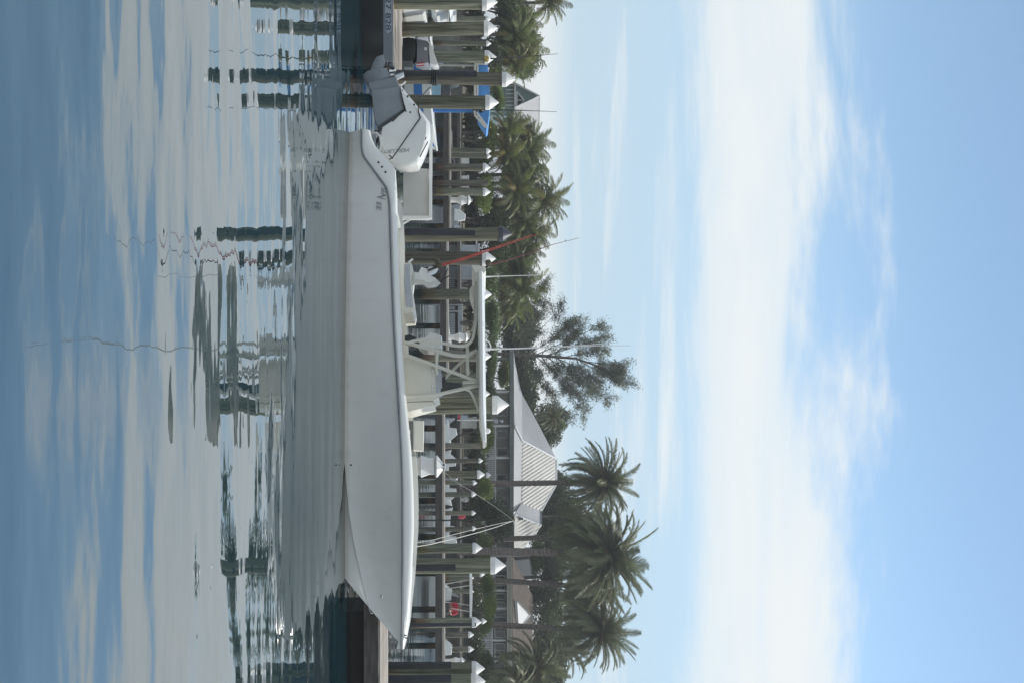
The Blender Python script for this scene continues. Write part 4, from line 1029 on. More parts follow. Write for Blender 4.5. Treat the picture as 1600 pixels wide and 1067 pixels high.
# white dock boxes
for u0, u1, v0, v1, d, lab in ((246,262,721.5,733,85,'white dock box on the far boardwalk, stern side of the rusty footed piling'),(276,281,721.5,733,85,'white dock box half hidden between two far pilings'),(290,294,721.5,733,85,'narrow white dock box behind the flat topped piling'),(652,668,735,745,86,'white dock box beside the thickest bare piling')):
    a = P(u0, 748, d); t = thing('dock_box', (a.x, d, 1.22), lab, 'dock box', 'white dock boxes')
    b = P(u1, 748, d); h = P(0,v1,d).z-1.24
    MB().box(a.x, b.x, d-0.35, d+0.35, 1.24, 1.24+h*0.75).build('box', WHITE, t); MB().box(a.x-0.04, b.x+0.04, d-0.4, d+0.4, 1.245+h*0.75, 1.24+h).build('lid', WHITE, t, bevel=0.02)
import numpy as np
# ------------------------------------------------------------------ houses
HD = 101.0
def hp(u, v, d=HD): return P(u, v, d)
def wallbox(par, u0, u1, v0, v1, d, th, mt, nm, bevel=0.0):
    a, b = P(u0, v0, d), P(u1, v1, d)
    return MB().box(a.x, b.x, d, d+th, a.z, b.z).build(nm, mt, par, bevel=bevel)
def window(par, u0, u1, v0, v1, d, nm='window', mull=0):
    a, b = P(u0, v0, d), P(u1, v1, d); fw = 0.09
    m = MB()
    m.box(a.x, b.x, d-0.06, d+0.02, b.z-fw, b.z); m.box(a.x, b.x, d-0.06, d+0.02, a.z, a.z+fw)
    m.box(a.x, a.x+fw, d-0.055, d+0.02, a.z+fw, b.z-fw); m.box(b.x-fw, b.x, d-0.055, d+0.02, a.z+fw, b.z-fw)
    for k in range(mull):
        x = a.x+(b.x-a.x)*(k+1)/(mull+1); m.box(x-0.03, x+0.03, d-0.05, d+0.02, a.z+fw, b.z-fw)
    f = m.build(nm, TRIMW, par)
    g = MB().box(a.x+fw, b.x-fw, d-0.02, d-0.012, a.z+fw, b.z-fw).build('pane', GLASS, f, smooth=False)
    return f
def railing(par, u0, u1, v0, v1, d, pitch_px=3.1):
    a, b = P(u0, v0, d), P(u1, v1, d)
    f = MB().box(a.x, b.x, d-0.05, d+0.05, b.z-0.10, b.z).box(a.x, b.x, d-0.04, d+0.04, a.z, a.z+0.08).build('railing', TRIMW, par)
    m = MB(); n = int((u1-u0)/pitch_px)
    for k in range(n):
        x = a.x+(b.x-a.x)*(k+0.5)/n; m.box(x-0.035, x+0.035, d-0.02, d+0.02, a.z+0.08, b.z-0.10)
    g = m.build('balusters', TRIMW, f); g['kind'] = 'stuff'
    return f
# --- porch house
t = thing('porch_house', tuple(Vector((hp(700,748).x, HD, 1.22))), 'grey porch house with pale ribbed metal hip roof behind the foredeck', 'house')
wallbox(t, 612, 866, 690, 800, HD+2.4, 6, WALLG, 'wall')
wallbox(t, 545, 866, 752, 757.5, HD-0.3, 2.6, FASCL, 'porch_floor')
for u in (560, 612, 665, 715, 762, 812, 862): wallbox(t, u-1.6, u+1.6, 690, 797, HD, 0.17, TRIMW if u in (612,665,715) else FASC, 'porch_post')
for u0, u1 in ((636,650),(672,684),(699,714),(740,751),(775,790)): window(t, u0, u1, 776, 794, HD+2.36, mull=0)
railing(t, 666, 860, 758, 775, HD-0.1)
wallbox(t, 545, 868, 796.5, 802.5, HD-0.4, 0.25, FASC, 'fascia')
wallbox(t, 545, 868, 797, 799, HD-0.1, 2.6, FASC, 'porch_ceiling')
# roof: left face (hip end), lower front apron, front ribbed faces, cross wing
def face(par, pts, mt, nm, th=0.08):
    Q = [P(u, v, d) for u, v, d in pts]
    n = (Q[1]-Q[0]).cross(Q[2]-Q[0]).normalized()
    if n.y > 0: n = -n
    return MB().prism(Q, -n*th).build(nm, mt, par, smooth=False), n
def ribs(par, pts, n, du, dv, dd, pitch, mt, nm='roof_rib'):
    """parallel standing ribs over a planar face given as (u, v, d) corners; direction du,dv,dd in the same units"""
    Q = [P(*p) for p in pts]
    c = sum(Q, Vector())/len(Q)
    e = P(pts[0][0]+du, pts[0][1]+dv, pts[0][2]+dd) - Q[0]
    e = (e - n*e.dot(n)).normalized(); w = n.cross(e).normalized()
    P2 = [((q-c).dot(e), (q-c).dot(w)) for q in Q]
    lo, hi = min(p[1] for p in P2), max(p[1] for p in P2)
    m = MB(); k = lo + pitch*0.5
    while k < hi:
        xs = []
        for (x0, y0), (x1, y1) in zip(P2, P2[1:]+P2[:1]):
            if (y0-k)*(y1-k) < 0: xs.append(x0+(x1-x0)*(k-y0)/(y1-y0))
        if len(xs) >= 2:
            x0, x1 = min(xs)+0.05, max(xs)-0.05
            if x1 > x0: m.obox(c + e*((x0+x1)/2) + w*k + n*0.03, e*((x1-x0)/2), w*0.05, n*0.035)
        k += pitch
    o = m.build(nm, mt, par); o['kind'] = 'stuff'; return o
D0, DR = HD-0.4, HD+5.5
def dd(v): return D0 + (v-802.5)/67*(DR-D0)
left = [(546,802.6,HD+9),(664,804,D0),(688,816,dd(816)),(716,869,DR),(660,840,HD+7.5),(615,815.5,HD+8.2),(575,805.5,HD+8.8)]
face(t, [(546,802.6,HD+9),(664,804,D0),(688,816,dd(816)),(615,815.5,HD+8.2),(575,805.5,HD+8.8)], ROOFG, 'roof_left_eave')  # left slopes: shade painted in as greyer metal
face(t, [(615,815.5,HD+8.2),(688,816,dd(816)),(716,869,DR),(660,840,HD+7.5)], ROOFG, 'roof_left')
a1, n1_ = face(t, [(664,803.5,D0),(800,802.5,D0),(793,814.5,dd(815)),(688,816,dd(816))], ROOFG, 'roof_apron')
main = [(688,816,dd(816)),(786,815,dd(815)),(798,845,dd(845)),(756,869,DR),(716,869,DR)]
o, n = face(t, main, ROOFW, 'roof_front')
ribs(t, main, n, -22, 36.5, 3.2, 0.33, ROOFW)
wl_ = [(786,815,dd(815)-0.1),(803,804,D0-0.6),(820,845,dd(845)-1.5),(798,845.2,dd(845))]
face(t, wl_, ROOFG, 'roof_valley_face')  # left-facing wing slope, its shade painted as greyer metal
wing = [(803,804,D0-0.6),(868,803,D0-0.6),(860,815,dd(815)-1.0),(820,845,dd(845)-1.5)]
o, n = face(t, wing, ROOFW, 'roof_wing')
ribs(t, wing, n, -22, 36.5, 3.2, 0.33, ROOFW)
def ridge(par, pts, r, mt, nm='ridge_cap'):
    MB().tube([P(*p) for p in pts], r, 6).build(nm, mt, par)
ridge(t, [(664,804.5,D0-0.1),(688,816.5,dd(816)-0.1),(716,869.3,DR-0.05)], 0.09, TRIMW)
ridge(t, [(716,869.3,DR),(756,869.3,DR)], 0.10, TRIMW)
ridge(t, [(756,869,DR),(798,845.3,dd(845))], 0.10, TRIMW)
ridge(t, [(803,804.5,D0-0.7),(820,845.3,dd(845)-1.6)], 0.09, TRIMW)
ridge(t, [(798,845.5,dd(845)),(820,845.5,dd(845)-1.5)], 0.08, FASC)
ridge(t, [(820,845,dd(845)-1.5),(862,813,dd(815)-1)], 0.08, TRIMW)
MB().lathe([(0,0),(0.11,0),(0.11,0.35),(0,0.36)], P(810,811,D0-0.2), 8).build('vent_pipe', DKGREY, t)
# --- brown roofed porch house at the right
D2 = 97.0
t = thing('shingle_house', tuple(Vector((P(975,748,D2).x, D2, 1.22))), 'long house with brown shingled roof and pale fascia beyond the bow tip', 'house')
wallbox(t, 893, 1110, 690, 792, D2+2.2, 6, mat('house_wall_blue_grey',(0.13,0.15,0.16),0.8,0.08,1.5), 'wall')
for u0, u1 in ((898,909),(913,921),(926,936),(939,948),(953,964),(975,996),(1004,1026),(1031,1043)): window(t, u0, u1, 772.5, 790, D2+2.15, mull=1 if u1-u0 > 12 else 0)
for u in (922.5, 950.5, 973.5, 1000, 1044): wallbox(t, u-1.3, u+1.3, 752, 792, D2, 0.15, TRIMW, 'porch_post')
wallbox(t, 886, 1110, 747, 752.5, D2-0.2, 2.4, FASCL, 'porch_floor')
wallbox(t, 896, 922, 753, 772, D2-0.05, 0.1, SHED, 'porch_panel')
railing(t, 955, 1000, 753, 770, D2-0.1, 2.6); railing(t, 1002, 1044, 753, 770, D2-0.1, 2.6)
wallbox(t, 868, 1050, 792, 797.5, D2-0.4, 0.3, FASCL, 'fascia')
wallbox(t, 868, 1050, 797.6, 800.5, D2-0.55, 0.25, FASCL, 'gutter')
wallbox(t, 868, 1050, 793, 795, D2-0.1, 2.4, FASC, 'porch_ceiling')
SHING = mat('brown_shingle',(0.095,0.075,0.062),0.9,0.3,3,(1,0.6,6),0.02)
for r_ in range(7):
    k0, k1 = r_/7, (r_+1)/7
    v0, v1 = 800.6+31*k0, 800.6+31*k1; d0, d1 = D2-0.5+5.2*k0, D2-0.5+5.2*k1
    u00, u01 = 868+62*k0, 868+62*k1
    Q = [P(u00,v0,d0), P(1075,v0,d0), P(1075,v1+0.4,d1+0.03), P(u01,v1+0.4,d1+0.03)]
    MB().prism([q+Vector((0,-0.03,0.02)) for q in Q], (0,0.05,-0.09)).build('shingle_course', SHING, t, smooth=False)
face(t, [(938,808,D2-0.4),(984.5,811,D2+0.6),(961.5,829,D2+2.4)], mat('gable_pale',(0.58,0.59,0.60),0.6,0.04,1.5), 'gable_dormer', 0.25)
ridge(t, [(938,808,D2-0.55),(961.5,829.5,D2+2.2)], 0.05, FASC, 'gable_trim'); ridge(t, [(984.5,811,D2+0.45),(961.5,829.5,D2+2.2)], 0.05, FASC, 'gable_trim')
# grey outbuilding between palms
t = thing('outbuilding', tuple(Vector((P(886,748,112).x,112,1.22))), 'plain pale grey outbuilding between the palm trunks above the long fascia', 'outbuilding')
MB().pillow([P(u,v,112) for u,v in ((868,700),(866,833),(870,837),(900,838),(903,835),(904,700))], (0,1,0), [(0,0.985),(0.3,1),(4,1),(4.2,0.98)]).build('wall', mat('outbuilding_grey',(0.44,0.44,0.45),0.7,0.04,1), t)
MB().box(P(865,0,112).x, P(905,0,112).x, 111.8, 116.4, P(0,836.5,112).z, P(0,839,112).z).build('roof', ROOFG, t)
# --- gabled house at the left
D3 = 118.0
t = thing('gabled_house', tuple(Vector((P(160,748,D3).x, D3, 1.22))), 'teal gabled house with pale grey roof above the stern', 'house')
wallbox(t, 131, 168, 745, 806, D3+0.4, 9, TEAL, 'wall')
MB().prism([P(131,806,D3+0.4), P(168.5,806,D3+0.4), P(150,841,D3+0.4)], (0,9,0)).build('gable_wall', TEAL, t, smooth=False)
MB().prism([P(127,801,D3-0.3), P(150,844.5,D3-0.3), P(150,842,D3-0.3), P(130,801,D3-0.3)], (0,0.3,0)).build('barge_board', TRIMW, t, smooth=False)
MB().prism([P(150,843.5,D3-0.3), P(167,806,D3-0.3), P(212,800,D3+6), P(212,843,D3+6)], (0.05,0.1,-0.12)).build('roof', ROOFG, t, smooth=False)
MB().prism([P(150,844,D3-0.3), P(128,801.5,D3-0.3), P(128,801.5,D3+9), P(150,844,D3+9)], (-0.05,0,-0.12)).build('roof', ROOFG, t, smooth=False)
fr = MB().tube([P(143.5,807.5,D3+0.3), P(168,807.5,D3+0.3), P(158,819.5,D3+0.3), P(143.5,807.5,D3+0.3)], 0.10, 6).build('gable_window', TRIMW, t)
MB().prism([P(143.5,807.5,D3+0.33), P(168,807.5,D3+0.33), P(158,819,D3+0.33)], (0,0.04,0)).build('pane', GLASS, fr, smooth=False)
MB().tube([P(157,807.5,D3+0.28), P(157,819,D3+0.28)], 0.05, 6).build('mullion', TRIMW, fr)
wallbox(t, 131, 169, 803.5, 806.5, D3-0.1, 0.5, TRIMW, 'tie_beam')
for k in range(6): wallbox(t, 134+6*k, 135.2+6*k, 790, 803, D3+0.2, 0.2, TRIMW, 'slat')
# --- dock shed with louvred front
D4 = 86.0
t = thing('dock_shed', tuple(Vector((P(408,748,D4+0.7).x, D4+0.7, 1.22))), 'pale blue grey dock shed behind the red rods', 'shed')
wallbox(t, 383, 434, 701, 747, D4+0.7, 4, SHED, 'wall')
wallbox(t, 380.5, 436, 747, 749.5, D4+0.5, 4.4, TRIMW, 'roof_edge')
wallbox(t, 434.2, 437, 701, 747, D4+0.6, 0.2, TRIMW, 'corner_board')
wallbox(t, 376, 382.8, 743.5, 746, D4+0.6, 0.2, TRIMW, 'trim')
t = thing('louvred_lockers', tuple(Vector((P(490,748,D4+0.9).x, D4+0.9, 1.22))), 'low grey louvred lockers with white top, beside the dock shed under the hardtop', 'lockers')
for u0, u1 in ((438,456),(479,484),(490,524)):
    wallbox(t, u0, u1, 701, 715, D4+1.0, 1.2, mat('locker_grey',(0.19,0.20,0.23),0.7,0.1,3), 'locker')
    n = max(2, int((u1-u0)/2.6))
    for k in range(n):
        q = u0+(u1-u0)*(k+0.5)/n; a, b = P(q,702,D4+0.97), P(q,711,D4+0.97)
        MB().obox((a+b)/2, (0.05,0,0), (0,0.03,0), (0,0,(b.z-a.z)/2)).build('louvre', SHED, t)
wallbox(t, 439, 457, 717, 730.5, D4+0.95, 1.3, TRIMW, 'white_locker')
wallbox(t, 478, 526, 715.5, 722.5, D4+0.9, 1.4, SHED, 'top_beam')
for u in (476.5, 486.5): wallbox(t, u-1, u+1, 700, 724, D4+0.8, 0.2, TRIMW, 'post')
# slim lamp post and signs before the porch house
t = thing('light_post', tuple(Vector((P(657.5,748,66).x,66,0.9))), 'slim white post with small grey light head before the porch house', 'light post')
MB().box(P(656.6,0,66).x,P(658.4,0,66).x,65.95,66.05,P(0,714,66).z,P(0,773,66).z).build('post', WHITE, t)
for v0, v1, w in ((772,777.5,3),(781.5,786,2.2)): MB().box(P(659-w,0,66).x,P(659+w,0,66).x,65.85,66.1,P(0,v0,66).z,P(0,v1,66).z).build('light_head', PLATE, t, bevel=0.02)
MB().box(P(658.3,0,66).x,P(659.2,0,66).x,65.95,66.05,P(0,777.5,66).z,P(0,781.5,66).z).build('neck', PLATE, t)
MB().box(P(649,0,66).x,P(656.5,0,66).x,65.9,66.05,P(0,716,66).z,P(0,719.5,66).z).build('red_sign', mat('sign_red',(0.45,0.05,0.05),0.5,0.1,5), t)
MB().box(P(650,0,66).x,P(655.5,0,66).x,65.9,66.05,P(0,720,66).z,P(0,731,66).z).build('sign_panel', PLATE, t)

# ------------------------------------------------------------------ vegetation
rs = np.random.RandomState(5)
def np_mesh(name, V, faces_n, mt):
    """V: (n*k,3) with k verts per face"""
    k = faces_n; n = len(V)//k
    me = bpy.data.meshes.new(name)
    me.vertices.add(len(V)); me.vertices.foreach_set('co', V.astype(np.float32).ravel())
    me.loops.add(len(V)); me.loops.foreach_set('vertex_index', np.arange(len(V), dtype=np.int32))
    me.polygons.add(n); me.polygons.foreach_set('loop_start', np.arange(0, len(V), k, dtype=np.int32))
    me.update(calc_edges=True); me.validate()
    me.materials.append(mt)
    return me
def leaves(centres, size, aspect=0.45, up=0.3, jitter=0.35, dirs=None, droop=0.0):
    n = len(centres)
    d = rs.normal(size=(n,3)) if dirs is None else dirs + rs.normal(size=(n,3))*0.45
    d[:,2] -= droop
    d /= np.linalg.norm(d,axis=1)[:,None]+1e-9
    q = rs.normal(size=(n,3)); q[:,2] += up
    s = np.cross(d, q); s /= np.linalg.norm(s,axis=1)[:,None]+1e-9
    L = size*(1+rs.uniform(-jitter,jitter,n))[:,None]; Wd = L*aspect
    a = centres - d*L*0.5; b = centres + s*Wd*0.5; c = centres + d*L*0.5; e = centres - s*Wd*0.5
    return np.stack([a,b,c,e],1).reshape(-1,3)
def blob(n, r=(1,1,1), lumps=9, fill=0.55):
    """leaf centres over several overlapping lumps, denser towards their skins"""
    C = []
    cs = rs.normal(size=(lumps,3)); cs /= np.linalg.norm(cs,axis=1)[:,None]; cs *= rs.uniform(0.2,0.78,(lumps,1)); rr = rs.uniform(0.30,0.56,lumps)
    cs[:,2] = np.abs(cs[:,2])*0.9-0.15
    for i in range(n):
        k = rs.randint(lumps); d = rs.normal(size=3); d /= np.linalg.norm(d)
        C.append(cs[k] + d*rr[k]*(rs.uniform(fill,1.08)))
    return np.array(C)*np.array(r)
def bush_mesh(name, n, size, mt, lumps=10): return np_mesh(name, leaves(blob(n, lumps=lumps), size), 4, mt)
VEG = {}
for nm, mt in (('dark',LEAFD),('mid',LEAFM),('bright',LEAFB)):
    VEG[nm] = [bush_mesh('foliage', 10000, 0.105, mt, 24) for _ in range(3)]
def stems_mesh():
    m = MB()
    for k in range(6):
        a = rnd.uniform(0,6.28); l = rnd.uniform(0.3,0.6)
        m.tube([(0.04*math.cos(a),0.04*math.sin(a),-1.0),(0.15*math.cos(a),0.15*math.sin(a),-0.5),(l*math.cos(a),l*math.sin(a),rnd.uniform(-0.1,0.3))],[0.05,0.035,0.012],5)
    return m.mesh('stems', BARK)
STEMS = stems_mesh()
def bush(u, v, ru, rv, d, kind, label, name='shrub', cat='shrub', grp=None, dr=None):
    c = P(u, v, d); rx, rz = 1.08*ru/ppm(d), 1.12*rv/ppm(d); ry = dr or rx*0.8
    t = thing(name, (c.x, d, c.z-rz), label, cat, grp)
    o = bpy.data.objects.new('foliage', rnd.choice(VEG[kind])); COL.objects.link(o); o.parent = t
    o.location = (0,0,rz); o.scale = (rx,ry,rz); o.rotation_euler = (0,0,rnd.uniform(0,6.28)) if abs(rx-ry) < 0.3*rx else (0,0,rnd.choice([0,math.pi]))
    s = bpy.data.objects.new('stems', STEMS); COL.objects.link(s); s.parent = t
    base = c.z-rz
    s.location = (0,0,rz); s.scale = (rx,ry,max(rz, c.z-1.15))
    return t
# bright sea grape like bushes by the railings
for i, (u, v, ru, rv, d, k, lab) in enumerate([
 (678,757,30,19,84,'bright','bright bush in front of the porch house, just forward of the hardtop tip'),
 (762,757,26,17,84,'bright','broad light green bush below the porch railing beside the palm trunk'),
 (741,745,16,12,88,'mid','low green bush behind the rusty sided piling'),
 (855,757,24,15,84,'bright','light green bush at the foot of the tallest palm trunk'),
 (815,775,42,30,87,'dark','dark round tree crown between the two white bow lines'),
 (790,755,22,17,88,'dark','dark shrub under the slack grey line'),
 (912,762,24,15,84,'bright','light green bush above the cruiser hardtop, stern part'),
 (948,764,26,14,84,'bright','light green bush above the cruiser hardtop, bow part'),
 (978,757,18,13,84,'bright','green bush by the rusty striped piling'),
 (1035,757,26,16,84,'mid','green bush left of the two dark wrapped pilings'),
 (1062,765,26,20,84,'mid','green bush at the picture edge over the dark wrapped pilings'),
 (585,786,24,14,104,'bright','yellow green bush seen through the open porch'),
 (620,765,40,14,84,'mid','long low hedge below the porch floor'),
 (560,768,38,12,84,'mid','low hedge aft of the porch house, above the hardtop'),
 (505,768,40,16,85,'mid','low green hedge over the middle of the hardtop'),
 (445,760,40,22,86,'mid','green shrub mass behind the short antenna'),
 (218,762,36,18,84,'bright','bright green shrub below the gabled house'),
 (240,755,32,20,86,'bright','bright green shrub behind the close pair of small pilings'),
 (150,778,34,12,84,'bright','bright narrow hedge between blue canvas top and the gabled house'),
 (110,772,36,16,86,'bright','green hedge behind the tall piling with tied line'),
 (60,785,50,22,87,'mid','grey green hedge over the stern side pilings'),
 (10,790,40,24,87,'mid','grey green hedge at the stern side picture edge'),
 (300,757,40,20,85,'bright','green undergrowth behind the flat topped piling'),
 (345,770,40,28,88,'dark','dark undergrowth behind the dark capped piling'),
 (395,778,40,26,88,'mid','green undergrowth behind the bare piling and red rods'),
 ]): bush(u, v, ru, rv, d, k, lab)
# dark mounds under the palms (thatched dark hut shape)
bush(85,765,26,22,80,'dark','very dark rounded shrub behind the blue canvas top')
SHRUB_AT = ['nearest the stern side picture edge', 'behind the gaff and brass reel', 'behind the tall piling with tied line', 'below the gabled house roof',
 'behind the close pair of small pilings', 'behind the small pedestal on the stern side pier', 'behind the dark capped piling', 'directly behind the pale dock shed',
 'behind the low louvred lockers', 'below the foot of the long antennas', 'behind the piling tip over the hardtop', 'below the bright bush at the hardtop tip',
 'behind the rusty sided piling', 'below the dark round tree crown', 'behind the tallest palm trunk', 'behind the cruiser hardtop', 'behind the rusty striped piling', 'left of the dark wrapped pilings', 'at the bow side picture edge']
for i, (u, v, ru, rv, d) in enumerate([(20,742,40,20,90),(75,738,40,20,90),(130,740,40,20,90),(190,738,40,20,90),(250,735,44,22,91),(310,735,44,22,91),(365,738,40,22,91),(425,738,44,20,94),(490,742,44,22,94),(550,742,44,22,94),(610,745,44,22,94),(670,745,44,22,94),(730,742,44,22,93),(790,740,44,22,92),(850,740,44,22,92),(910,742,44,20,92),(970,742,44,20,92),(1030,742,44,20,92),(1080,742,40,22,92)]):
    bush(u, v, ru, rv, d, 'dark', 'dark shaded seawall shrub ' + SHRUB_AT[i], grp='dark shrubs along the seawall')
# trees far behind: trunk + crown
def tree(u, v, ru, rv, d, kind, label, grp=None):
    c = P(u, v, d); rx, rz = 1.15*ru/ppm(d), 1.15*rv/ppm(d)
    t = thing('broadleaf_tree', (c.x, d, 1.2), label, 'tree', grp)
    o = bpy.data.objects.new('crown', rnd.choice(VEG[kind])); COL.objects.link(o); o.parent = t
    o.location = (0,0,c.z-1.2); o.scale = (rx, rx*0.8, rz); o.rotation_euler = (0,0,rnd.uniform(0,6.28))
    m = MB(); m.tube([(c.x,d,1.0),(c.x+0.2,d,(c.z+1)/2),(c.x,d,c.z-rz*0.2)],[0.3,0.22,0.12],8)
    for k in range(5):
        a = 1.26*k; m.tube([(c.x+0.1,d,c.z-rz*0.6),(c.x+rx*0.5*math.cos(a),d+rx*0.4*math.sin(a),c.z+rz*rnd.uniform(-0.2,0.3))],[0.12,0.04],6)
    m.build('trunk', BARK, t)
    return t
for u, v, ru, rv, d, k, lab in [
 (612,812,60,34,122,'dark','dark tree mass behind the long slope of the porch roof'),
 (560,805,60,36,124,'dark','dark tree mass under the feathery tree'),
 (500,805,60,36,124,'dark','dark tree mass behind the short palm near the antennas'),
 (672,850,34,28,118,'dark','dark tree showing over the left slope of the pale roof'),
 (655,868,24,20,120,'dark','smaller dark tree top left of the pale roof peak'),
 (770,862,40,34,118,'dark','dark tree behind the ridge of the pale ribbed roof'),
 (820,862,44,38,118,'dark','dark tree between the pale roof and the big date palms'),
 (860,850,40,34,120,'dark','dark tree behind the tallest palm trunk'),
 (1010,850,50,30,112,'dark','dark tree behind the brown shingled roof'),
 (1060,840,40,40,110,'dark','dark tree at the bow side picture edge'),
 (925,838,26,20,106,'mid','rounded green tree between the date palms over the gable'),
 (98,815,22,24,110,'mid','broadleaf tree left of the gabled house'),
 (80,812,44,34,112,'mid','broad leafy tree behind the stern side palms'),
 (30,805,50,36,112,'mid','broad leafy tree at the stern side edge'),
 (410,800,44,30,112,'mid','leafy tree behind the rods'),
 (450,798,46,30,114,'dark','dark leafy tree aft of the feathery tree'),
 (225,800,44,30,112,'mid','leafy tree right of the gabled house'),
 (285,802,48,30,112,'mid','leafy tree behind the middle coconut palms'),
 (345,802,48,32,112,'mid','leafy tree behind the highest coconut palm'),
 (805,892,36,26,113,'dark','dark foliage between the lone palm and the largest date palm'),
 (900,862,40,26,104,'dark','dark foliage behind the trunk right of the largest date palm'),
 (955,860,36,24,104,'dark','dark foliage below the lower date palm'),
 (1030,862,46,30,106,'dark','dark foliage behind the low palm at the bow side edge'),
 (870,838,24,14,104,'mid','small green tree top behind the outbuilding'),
 ]: tree(u, v, ru, rv, d, k, lab)

# --- palms
def frond_mesh(name, L, n, leaf, wid, droop, fold, hang, mt, pitch=0.55, stalk=0.06):
    """a frond leaving the origin along +X and arching down; leaflets hang from both sides"""
    pts = []; p = np.array([0.,0.,0.]); ang = 0.0; st = L/18
    for i in range(19):
        pts.append(p.copy()); p = p + st*np.array([math.cos(ang),0,math.sin(ang)]); ang -= droop/18*(0.4+1.4*i/18)
    pts = np.array(pts)
    F = []
    for i in range(18):
        a, b = pts[i], pts[i+1]; w0 = stalk*(1-i/18)*0.5+0.008; w1 = stalk*(1-(i+1)/18)*0.5+0.008
        F += [a+[0,-w0,0], a+[0,w0,0], b+[0,w1,0], b+[0,-w1,0]]
        F += [a+[0,0,-w0], a+[0,0,w0], b+[0,0,w1], b+[0,0,-w1]]
    for i in range(n):
        s = 0.12+0.88*(i/(n-1)); f = s*18; k = min(17,int(f)); base = pts[k]+(pts[k+1]-pts[k])*(f-k)
        tg = pts[k+1]-pts[k]; tg /= np.linalg.norm(tg); up_ = np.array([-tg[2],0,tg[0]])
        l = leaf*(math.sin(math.pi*(0.10+0.86*s))**0.6)*rs.uniform(0.8,1.12)
        for sd in (-1,1):
            d = tg*pitch + np.array([0,sd,0])*math.cos(fold) + up_*math.sin(fold) + rs.normal(size=3)*0.09; d /= np.linalg.norm(d)
            mid = base+d*l*0.5; d2 = d + np.array([0,0,-hang])*rs.uniform(0.7,1.3); d2 /= np.linalg.norm(d2); tip = mid+d2*l*0.5
            wv = np.cross(d, up_); wv = tg*wid*0.5
            F += [base-wv*0.7, base+wv*0.7, mid+wv, mid-wv]
            F += [mid-wv, mid+wv, tip+wv*0.15, tip-wv*0.15]
    return np_mesh(name, np.array(F), 4, mt)
COCOF = [frond_mesh('frond', 3.3, 46, 0.80, 0.055, dr, -0.15, 0.9, COCO, 0.55) for dr in (0.9,1.4,1.9)]
COCOYF = [frond_mesh('frond', 3.0, 26, 0.7, 0.085, dr, -0.3, 1.0, COCOY, 0.5) for dr in (1.4,2.0)]
DATEF = [frond_mesh('frond', 3.0, 70, 0.52, 0.042, dr, 0.45, 0.3, DATE, 1.0, 0.07) for dr in (0.4,0.9,1.5)]
DATEOF = [frond_mesh('fruit_stalk', 1.3, 16, 0.30, 0.05, dr, 0.3, 0.7, DATEO, 0.8, 0.06) for dr in (0.9,1.5)]
def palm(kind, u, v, rpx, d, label, ubase=None, n=24, tw=0.16, grp=None, yel=0.15, lo=-0.55, squash=1.0):
    c = P(u, v, d); sc = rpx/ppm(d)/(2.75 if kind == 'date' else 2.7)
    ub = ubase if ubase is not None else u
    b = P(ub, 748, d); base = Vector((b.x, d, 1.18))
    t = thing(kind+'_palm', tuple(base), label, 'palm tree', grp)
    m = MB(); pts = []; N = 12
    for i in range(N+1):
        k = i/N; pts.append(Vector((base.x+(c.x-base.x)*(k**1.5), d, 1.0+(c.z-0.1-1.0)*k)))
    rr = [tw*(1.25-0.35*i/N)*(1.06 if i % 2 else 0.98) for i in range(N+1)]
    if kind == 'date': rr = [r_*1.0 for r_ in rr]; rr[-1] *= 1.35; rr[-2] *= 1.2
    m.tube(pts, rr, 10); m.build('trunk', TRUNK, t)
    ctr = Vector((c.x, d, c.z)) - base
    ga = 2.39996
    for i in range(n):
        k = (i+0.5)/n
        if kind == 'coconut': el = math.asin(max(-1,min(1, lo + (0.97-lo)*k))) ; fl = COCOYF if rnd.random() < yel and k < 0.5 else COCOF
        else: el = math.asin(max(-1,min(1, -0.80 + 1.76*k))); fl = DATEF
        me = fl[min(len(fl)-1, int((1-k)*len(fl)))] if kind == 'coconut' else rnd.choice(fl)
        o = bpy.data.objects.new('frond', me); COL.objects.link(o); o.parent = t
        o.location = ctr; s = sc*rnd.uniform(0.85,1.12)
        o.scale = (s, s, s); o.rotation_euler = Euler((rnd.uniform(-0.3,0.3), -el+(-0.35 if kind=='coconut' else 0.0), i*ga+rnd.uniform(-0.2,0.2)), 'XYZ')
    if kind == 'date':
        for i in range(15):
            o = bpy.data.objects.new('fruit_stalk', rnd.choice(DATEOF)); COL.objects.link(o); o.parent = t
            o.location = ctr; o.scale = (sc,)*3; o.rotation_euler = Euler((0, -rnd.uniform(-0.4,0.7), i*0.7+rnd.uniform(-.2,.2)), 'XYZ')
    return t
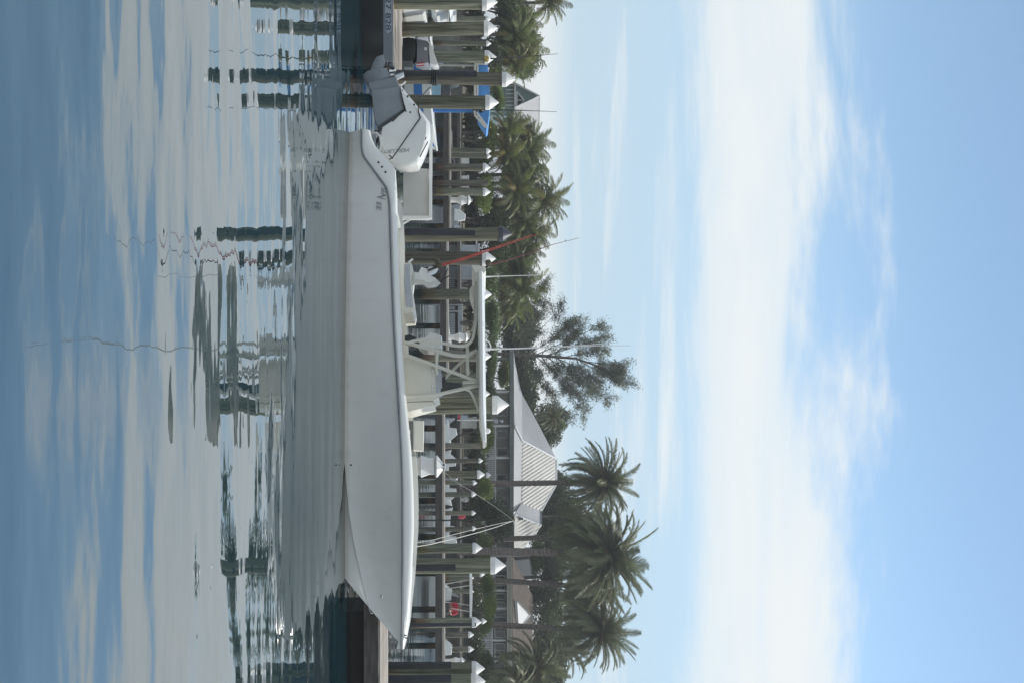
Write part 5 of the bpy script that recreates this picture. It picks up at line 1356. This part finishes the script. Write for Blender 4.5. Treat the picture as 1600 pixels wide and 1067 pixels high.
for a in [
 (4,852,30,92,'coconut palm at the stern side picture edge reaching into the sky'),
 (36,806,32,90,'coconut palm left of the two thin dark trunks'),
 (56,800,32,86,'yellowing coconut palm on a thin dark trunk'),
 (78,812,32,90,'coconut palm right of the two thin dark trunks, reaching the sky'),
 (100,800,30,86,'yellow fronded low palm behind the blue canvas top'),
 (207,806,27,92,'coconut palm overlapping the gabled house roof'),
 (222,820,32,92,'coconut palm right of the gabled house roof'),
 (243,814,34,90,'coconut palm with raised top frond, right of the gabled house'),
 (205,786,30,86,'yellowing low palm before the gabled house'),
 (240,784,30,85,'yellowing low palm behind the close pair of small pilings'),
 (272,814,36,89,'coconut palm rising from behind the rusty footed piling'),
 (296,800,34,86,'low coconut palm over the flat topped piling'),
 (313,842,40,89,'highest coconut palm of the stern group'),
 (338,808,34,90,'coconut palm just left of the dark capped piling'),
 (362,825,34,92,'coconut palm behind the tip of the dark cap'),
 (392,810,32,92,'coconut palm behind the stout red rod'),
 (416,795,32,90,'low coconut palm behind the slim rod'),
 (445,805,38,90,'coconut palm forward of the short antenna'),
 (478,790,32,92,'low coconut palm before the feathery tree'),
 ]:
    u = a[0]
    palm('coconut', a[0], a[1], a[2]*1.22, a[3], a[4], ubase={272:275,313:314,56:53,78:64}.get(u, u+rnd.uniform(-6,6)), n=32, tw=0.13, grp='coconut palms on the stern side', yel=0.7 if 'yellow' in a[4] else 0.12)
for a in [
 (752,942,56,88,'lone date palm standing clear over the pale roof', 756, 62, 0.20),
 (866,945,70,82,'largest date palm with orange stalks in its heart', 860, 92, 0.24),
 (836,915,52,93,'date palm crowded left of the largest one', 843, 64, 0.2),
 (918,930,54,90,'date palm crowded right of the largest one', 905, 66, 0.2),
 (985,937,56,86,'rightmost tall date palm over the brown roof', 975, 66, 0.19),
 (950,905,44,113,'lower date palm between the two right crowns', 950, 50, 0.2),
 (1045,835,52,84,'low date palm at the bow side picture edge', 1048, 56, 0.22),
 (1010,885,44,114,'half hidden date palm below the rightmost crown', 1012, 46, 0.2),
 (1075,800,46,80,'dark low palm cut by the bow side picture edge', 1078, 46, 0.22),
 (650,862,24,112,'small feather palm top beside the feathery tree', 650, 34, 0.15),
 ]: palm('date', a[0], a[1], a[2]*1.12, a[3], a[4], ubase=a[5], n=int(a[6]*1.45), tw=a[7], grp='date palms over the house roofs')

# --- casuarina: feathery, open crown
t = thing('casuarina_tree', tuple(Vector((P(552,748,112).x,112,1.2))), 'tall feathery casuarina tree with an open crown behind the antennas', 'tree')
CD = 112.0; m = MB(); tips = []
root = Vector((P(552,748,CD).x, CD, 1.0))
def branch(pts, r0, r1): m.tube(pts, [r0+(r1-r0)*i/(len(pts)-1) for i in range(len(pts))], 6)
main = [root, P(553,790,CD), P(556,850,CD), P(560,900,CD), P(573,938,CD), P(588,968,CD)]
branch(main, 0.26, 0.04)
limbs = [((553,800),(520,842),(488,868)),((553,805),(505,832),(462,846)),((554,822),(527,872),(500,912)),((555,836),(535,880),(513,928)),((556,850),(540,905),(528,938)),((558,880),(550,925),(548,945)),
 ((560,900),(580,932),(590,962)),((568,926),(588,948),(599,980)),((573,932),(584,958),(583,972)),((558,870),(595,905),(622,938)),((557,858),(600,885),(628,915)),((556,846),(590,868),(638,908)),((555,832),(600,850),(640,882)),((554,820),(590,838),(622,866)),
 ((560,900),(600,918),(620,942)),((556,850),(575,885),(600,915)),((556,845),(530,862),(505,890)),((554,810),(525,825),(480,850)),((553,800),(500,815),(445,850)),((565,920),(570,945),(572,968)),((557,862),(572,905),(600,945)),((556,855),(548,880),(520,905)),((555,835),(575,860),(600,888))]
cent, dirs = [], []
for L3 in limbs:
    A, Bq, C = (P(u, v, CD) for u, v in L3)
    off = rnd.uniform(-2.2,2.2); Bq = Bq+Vector((0,off*0.6,0)); C = A+(C-A)*rnd.uniform(0.80,1.08)+Vector((0,off,0))
    pts = [A*(1-k)**2+Bq*2*k*(1-k)+C*k*k for k in [i/8 for i in range(9)]]
    branch(pts, 0.05, 0.012)
    for i in range(2, 9):
        if rnd.random() < 0.22 and i < 8: continue
        for s in range(rnd.choice((4,6,8)) if i < 8 else 7):
            d0 = (pts[i]-pts[i-1]).normalized() + Vector((rnd.gauss(0,.75), rnd.gauss(0,.75), rnd.gauss(0.15,.5))); d0.normalize()
            ln = rnd.uniform(0.35,1.3)*(0.7+0.55*i/8); q = pts[i] + d0*ln
            m.tube([pts[i], q], [0.018,0.007], 4, cap=False)
            nn = int(46*ln)
            for j in range(nn):
                k = 0.25+0.75*rnd.random(); c0 = pts[i]+d0*ln*k + Vector((rnd.gauss(0,.2), rnd.gauss(0,.2), rnd.gauss(-0.05,.2)))
                cent.append(c0); dirs.append(d0*0.7+Vector((0,0,-0.45)))
m.build('trunk', BARK, t)
cent = np.array([tuple(c) for c in cent]); dirs = np.array([tuple(d_) for d_ in dirs])
me = np_mesh('crown', leaves(cent, 0.33, 0.15, dirs=dirs), 4, CASU)
o = bpy.data.objects.new('crown', me); COL.objects.link(o); o.parent = t; o.location = -Vector(t['org'])
# every root keeps only clean properties
for o in bpy.data.objects:
    if 'org' in o: del o['org']
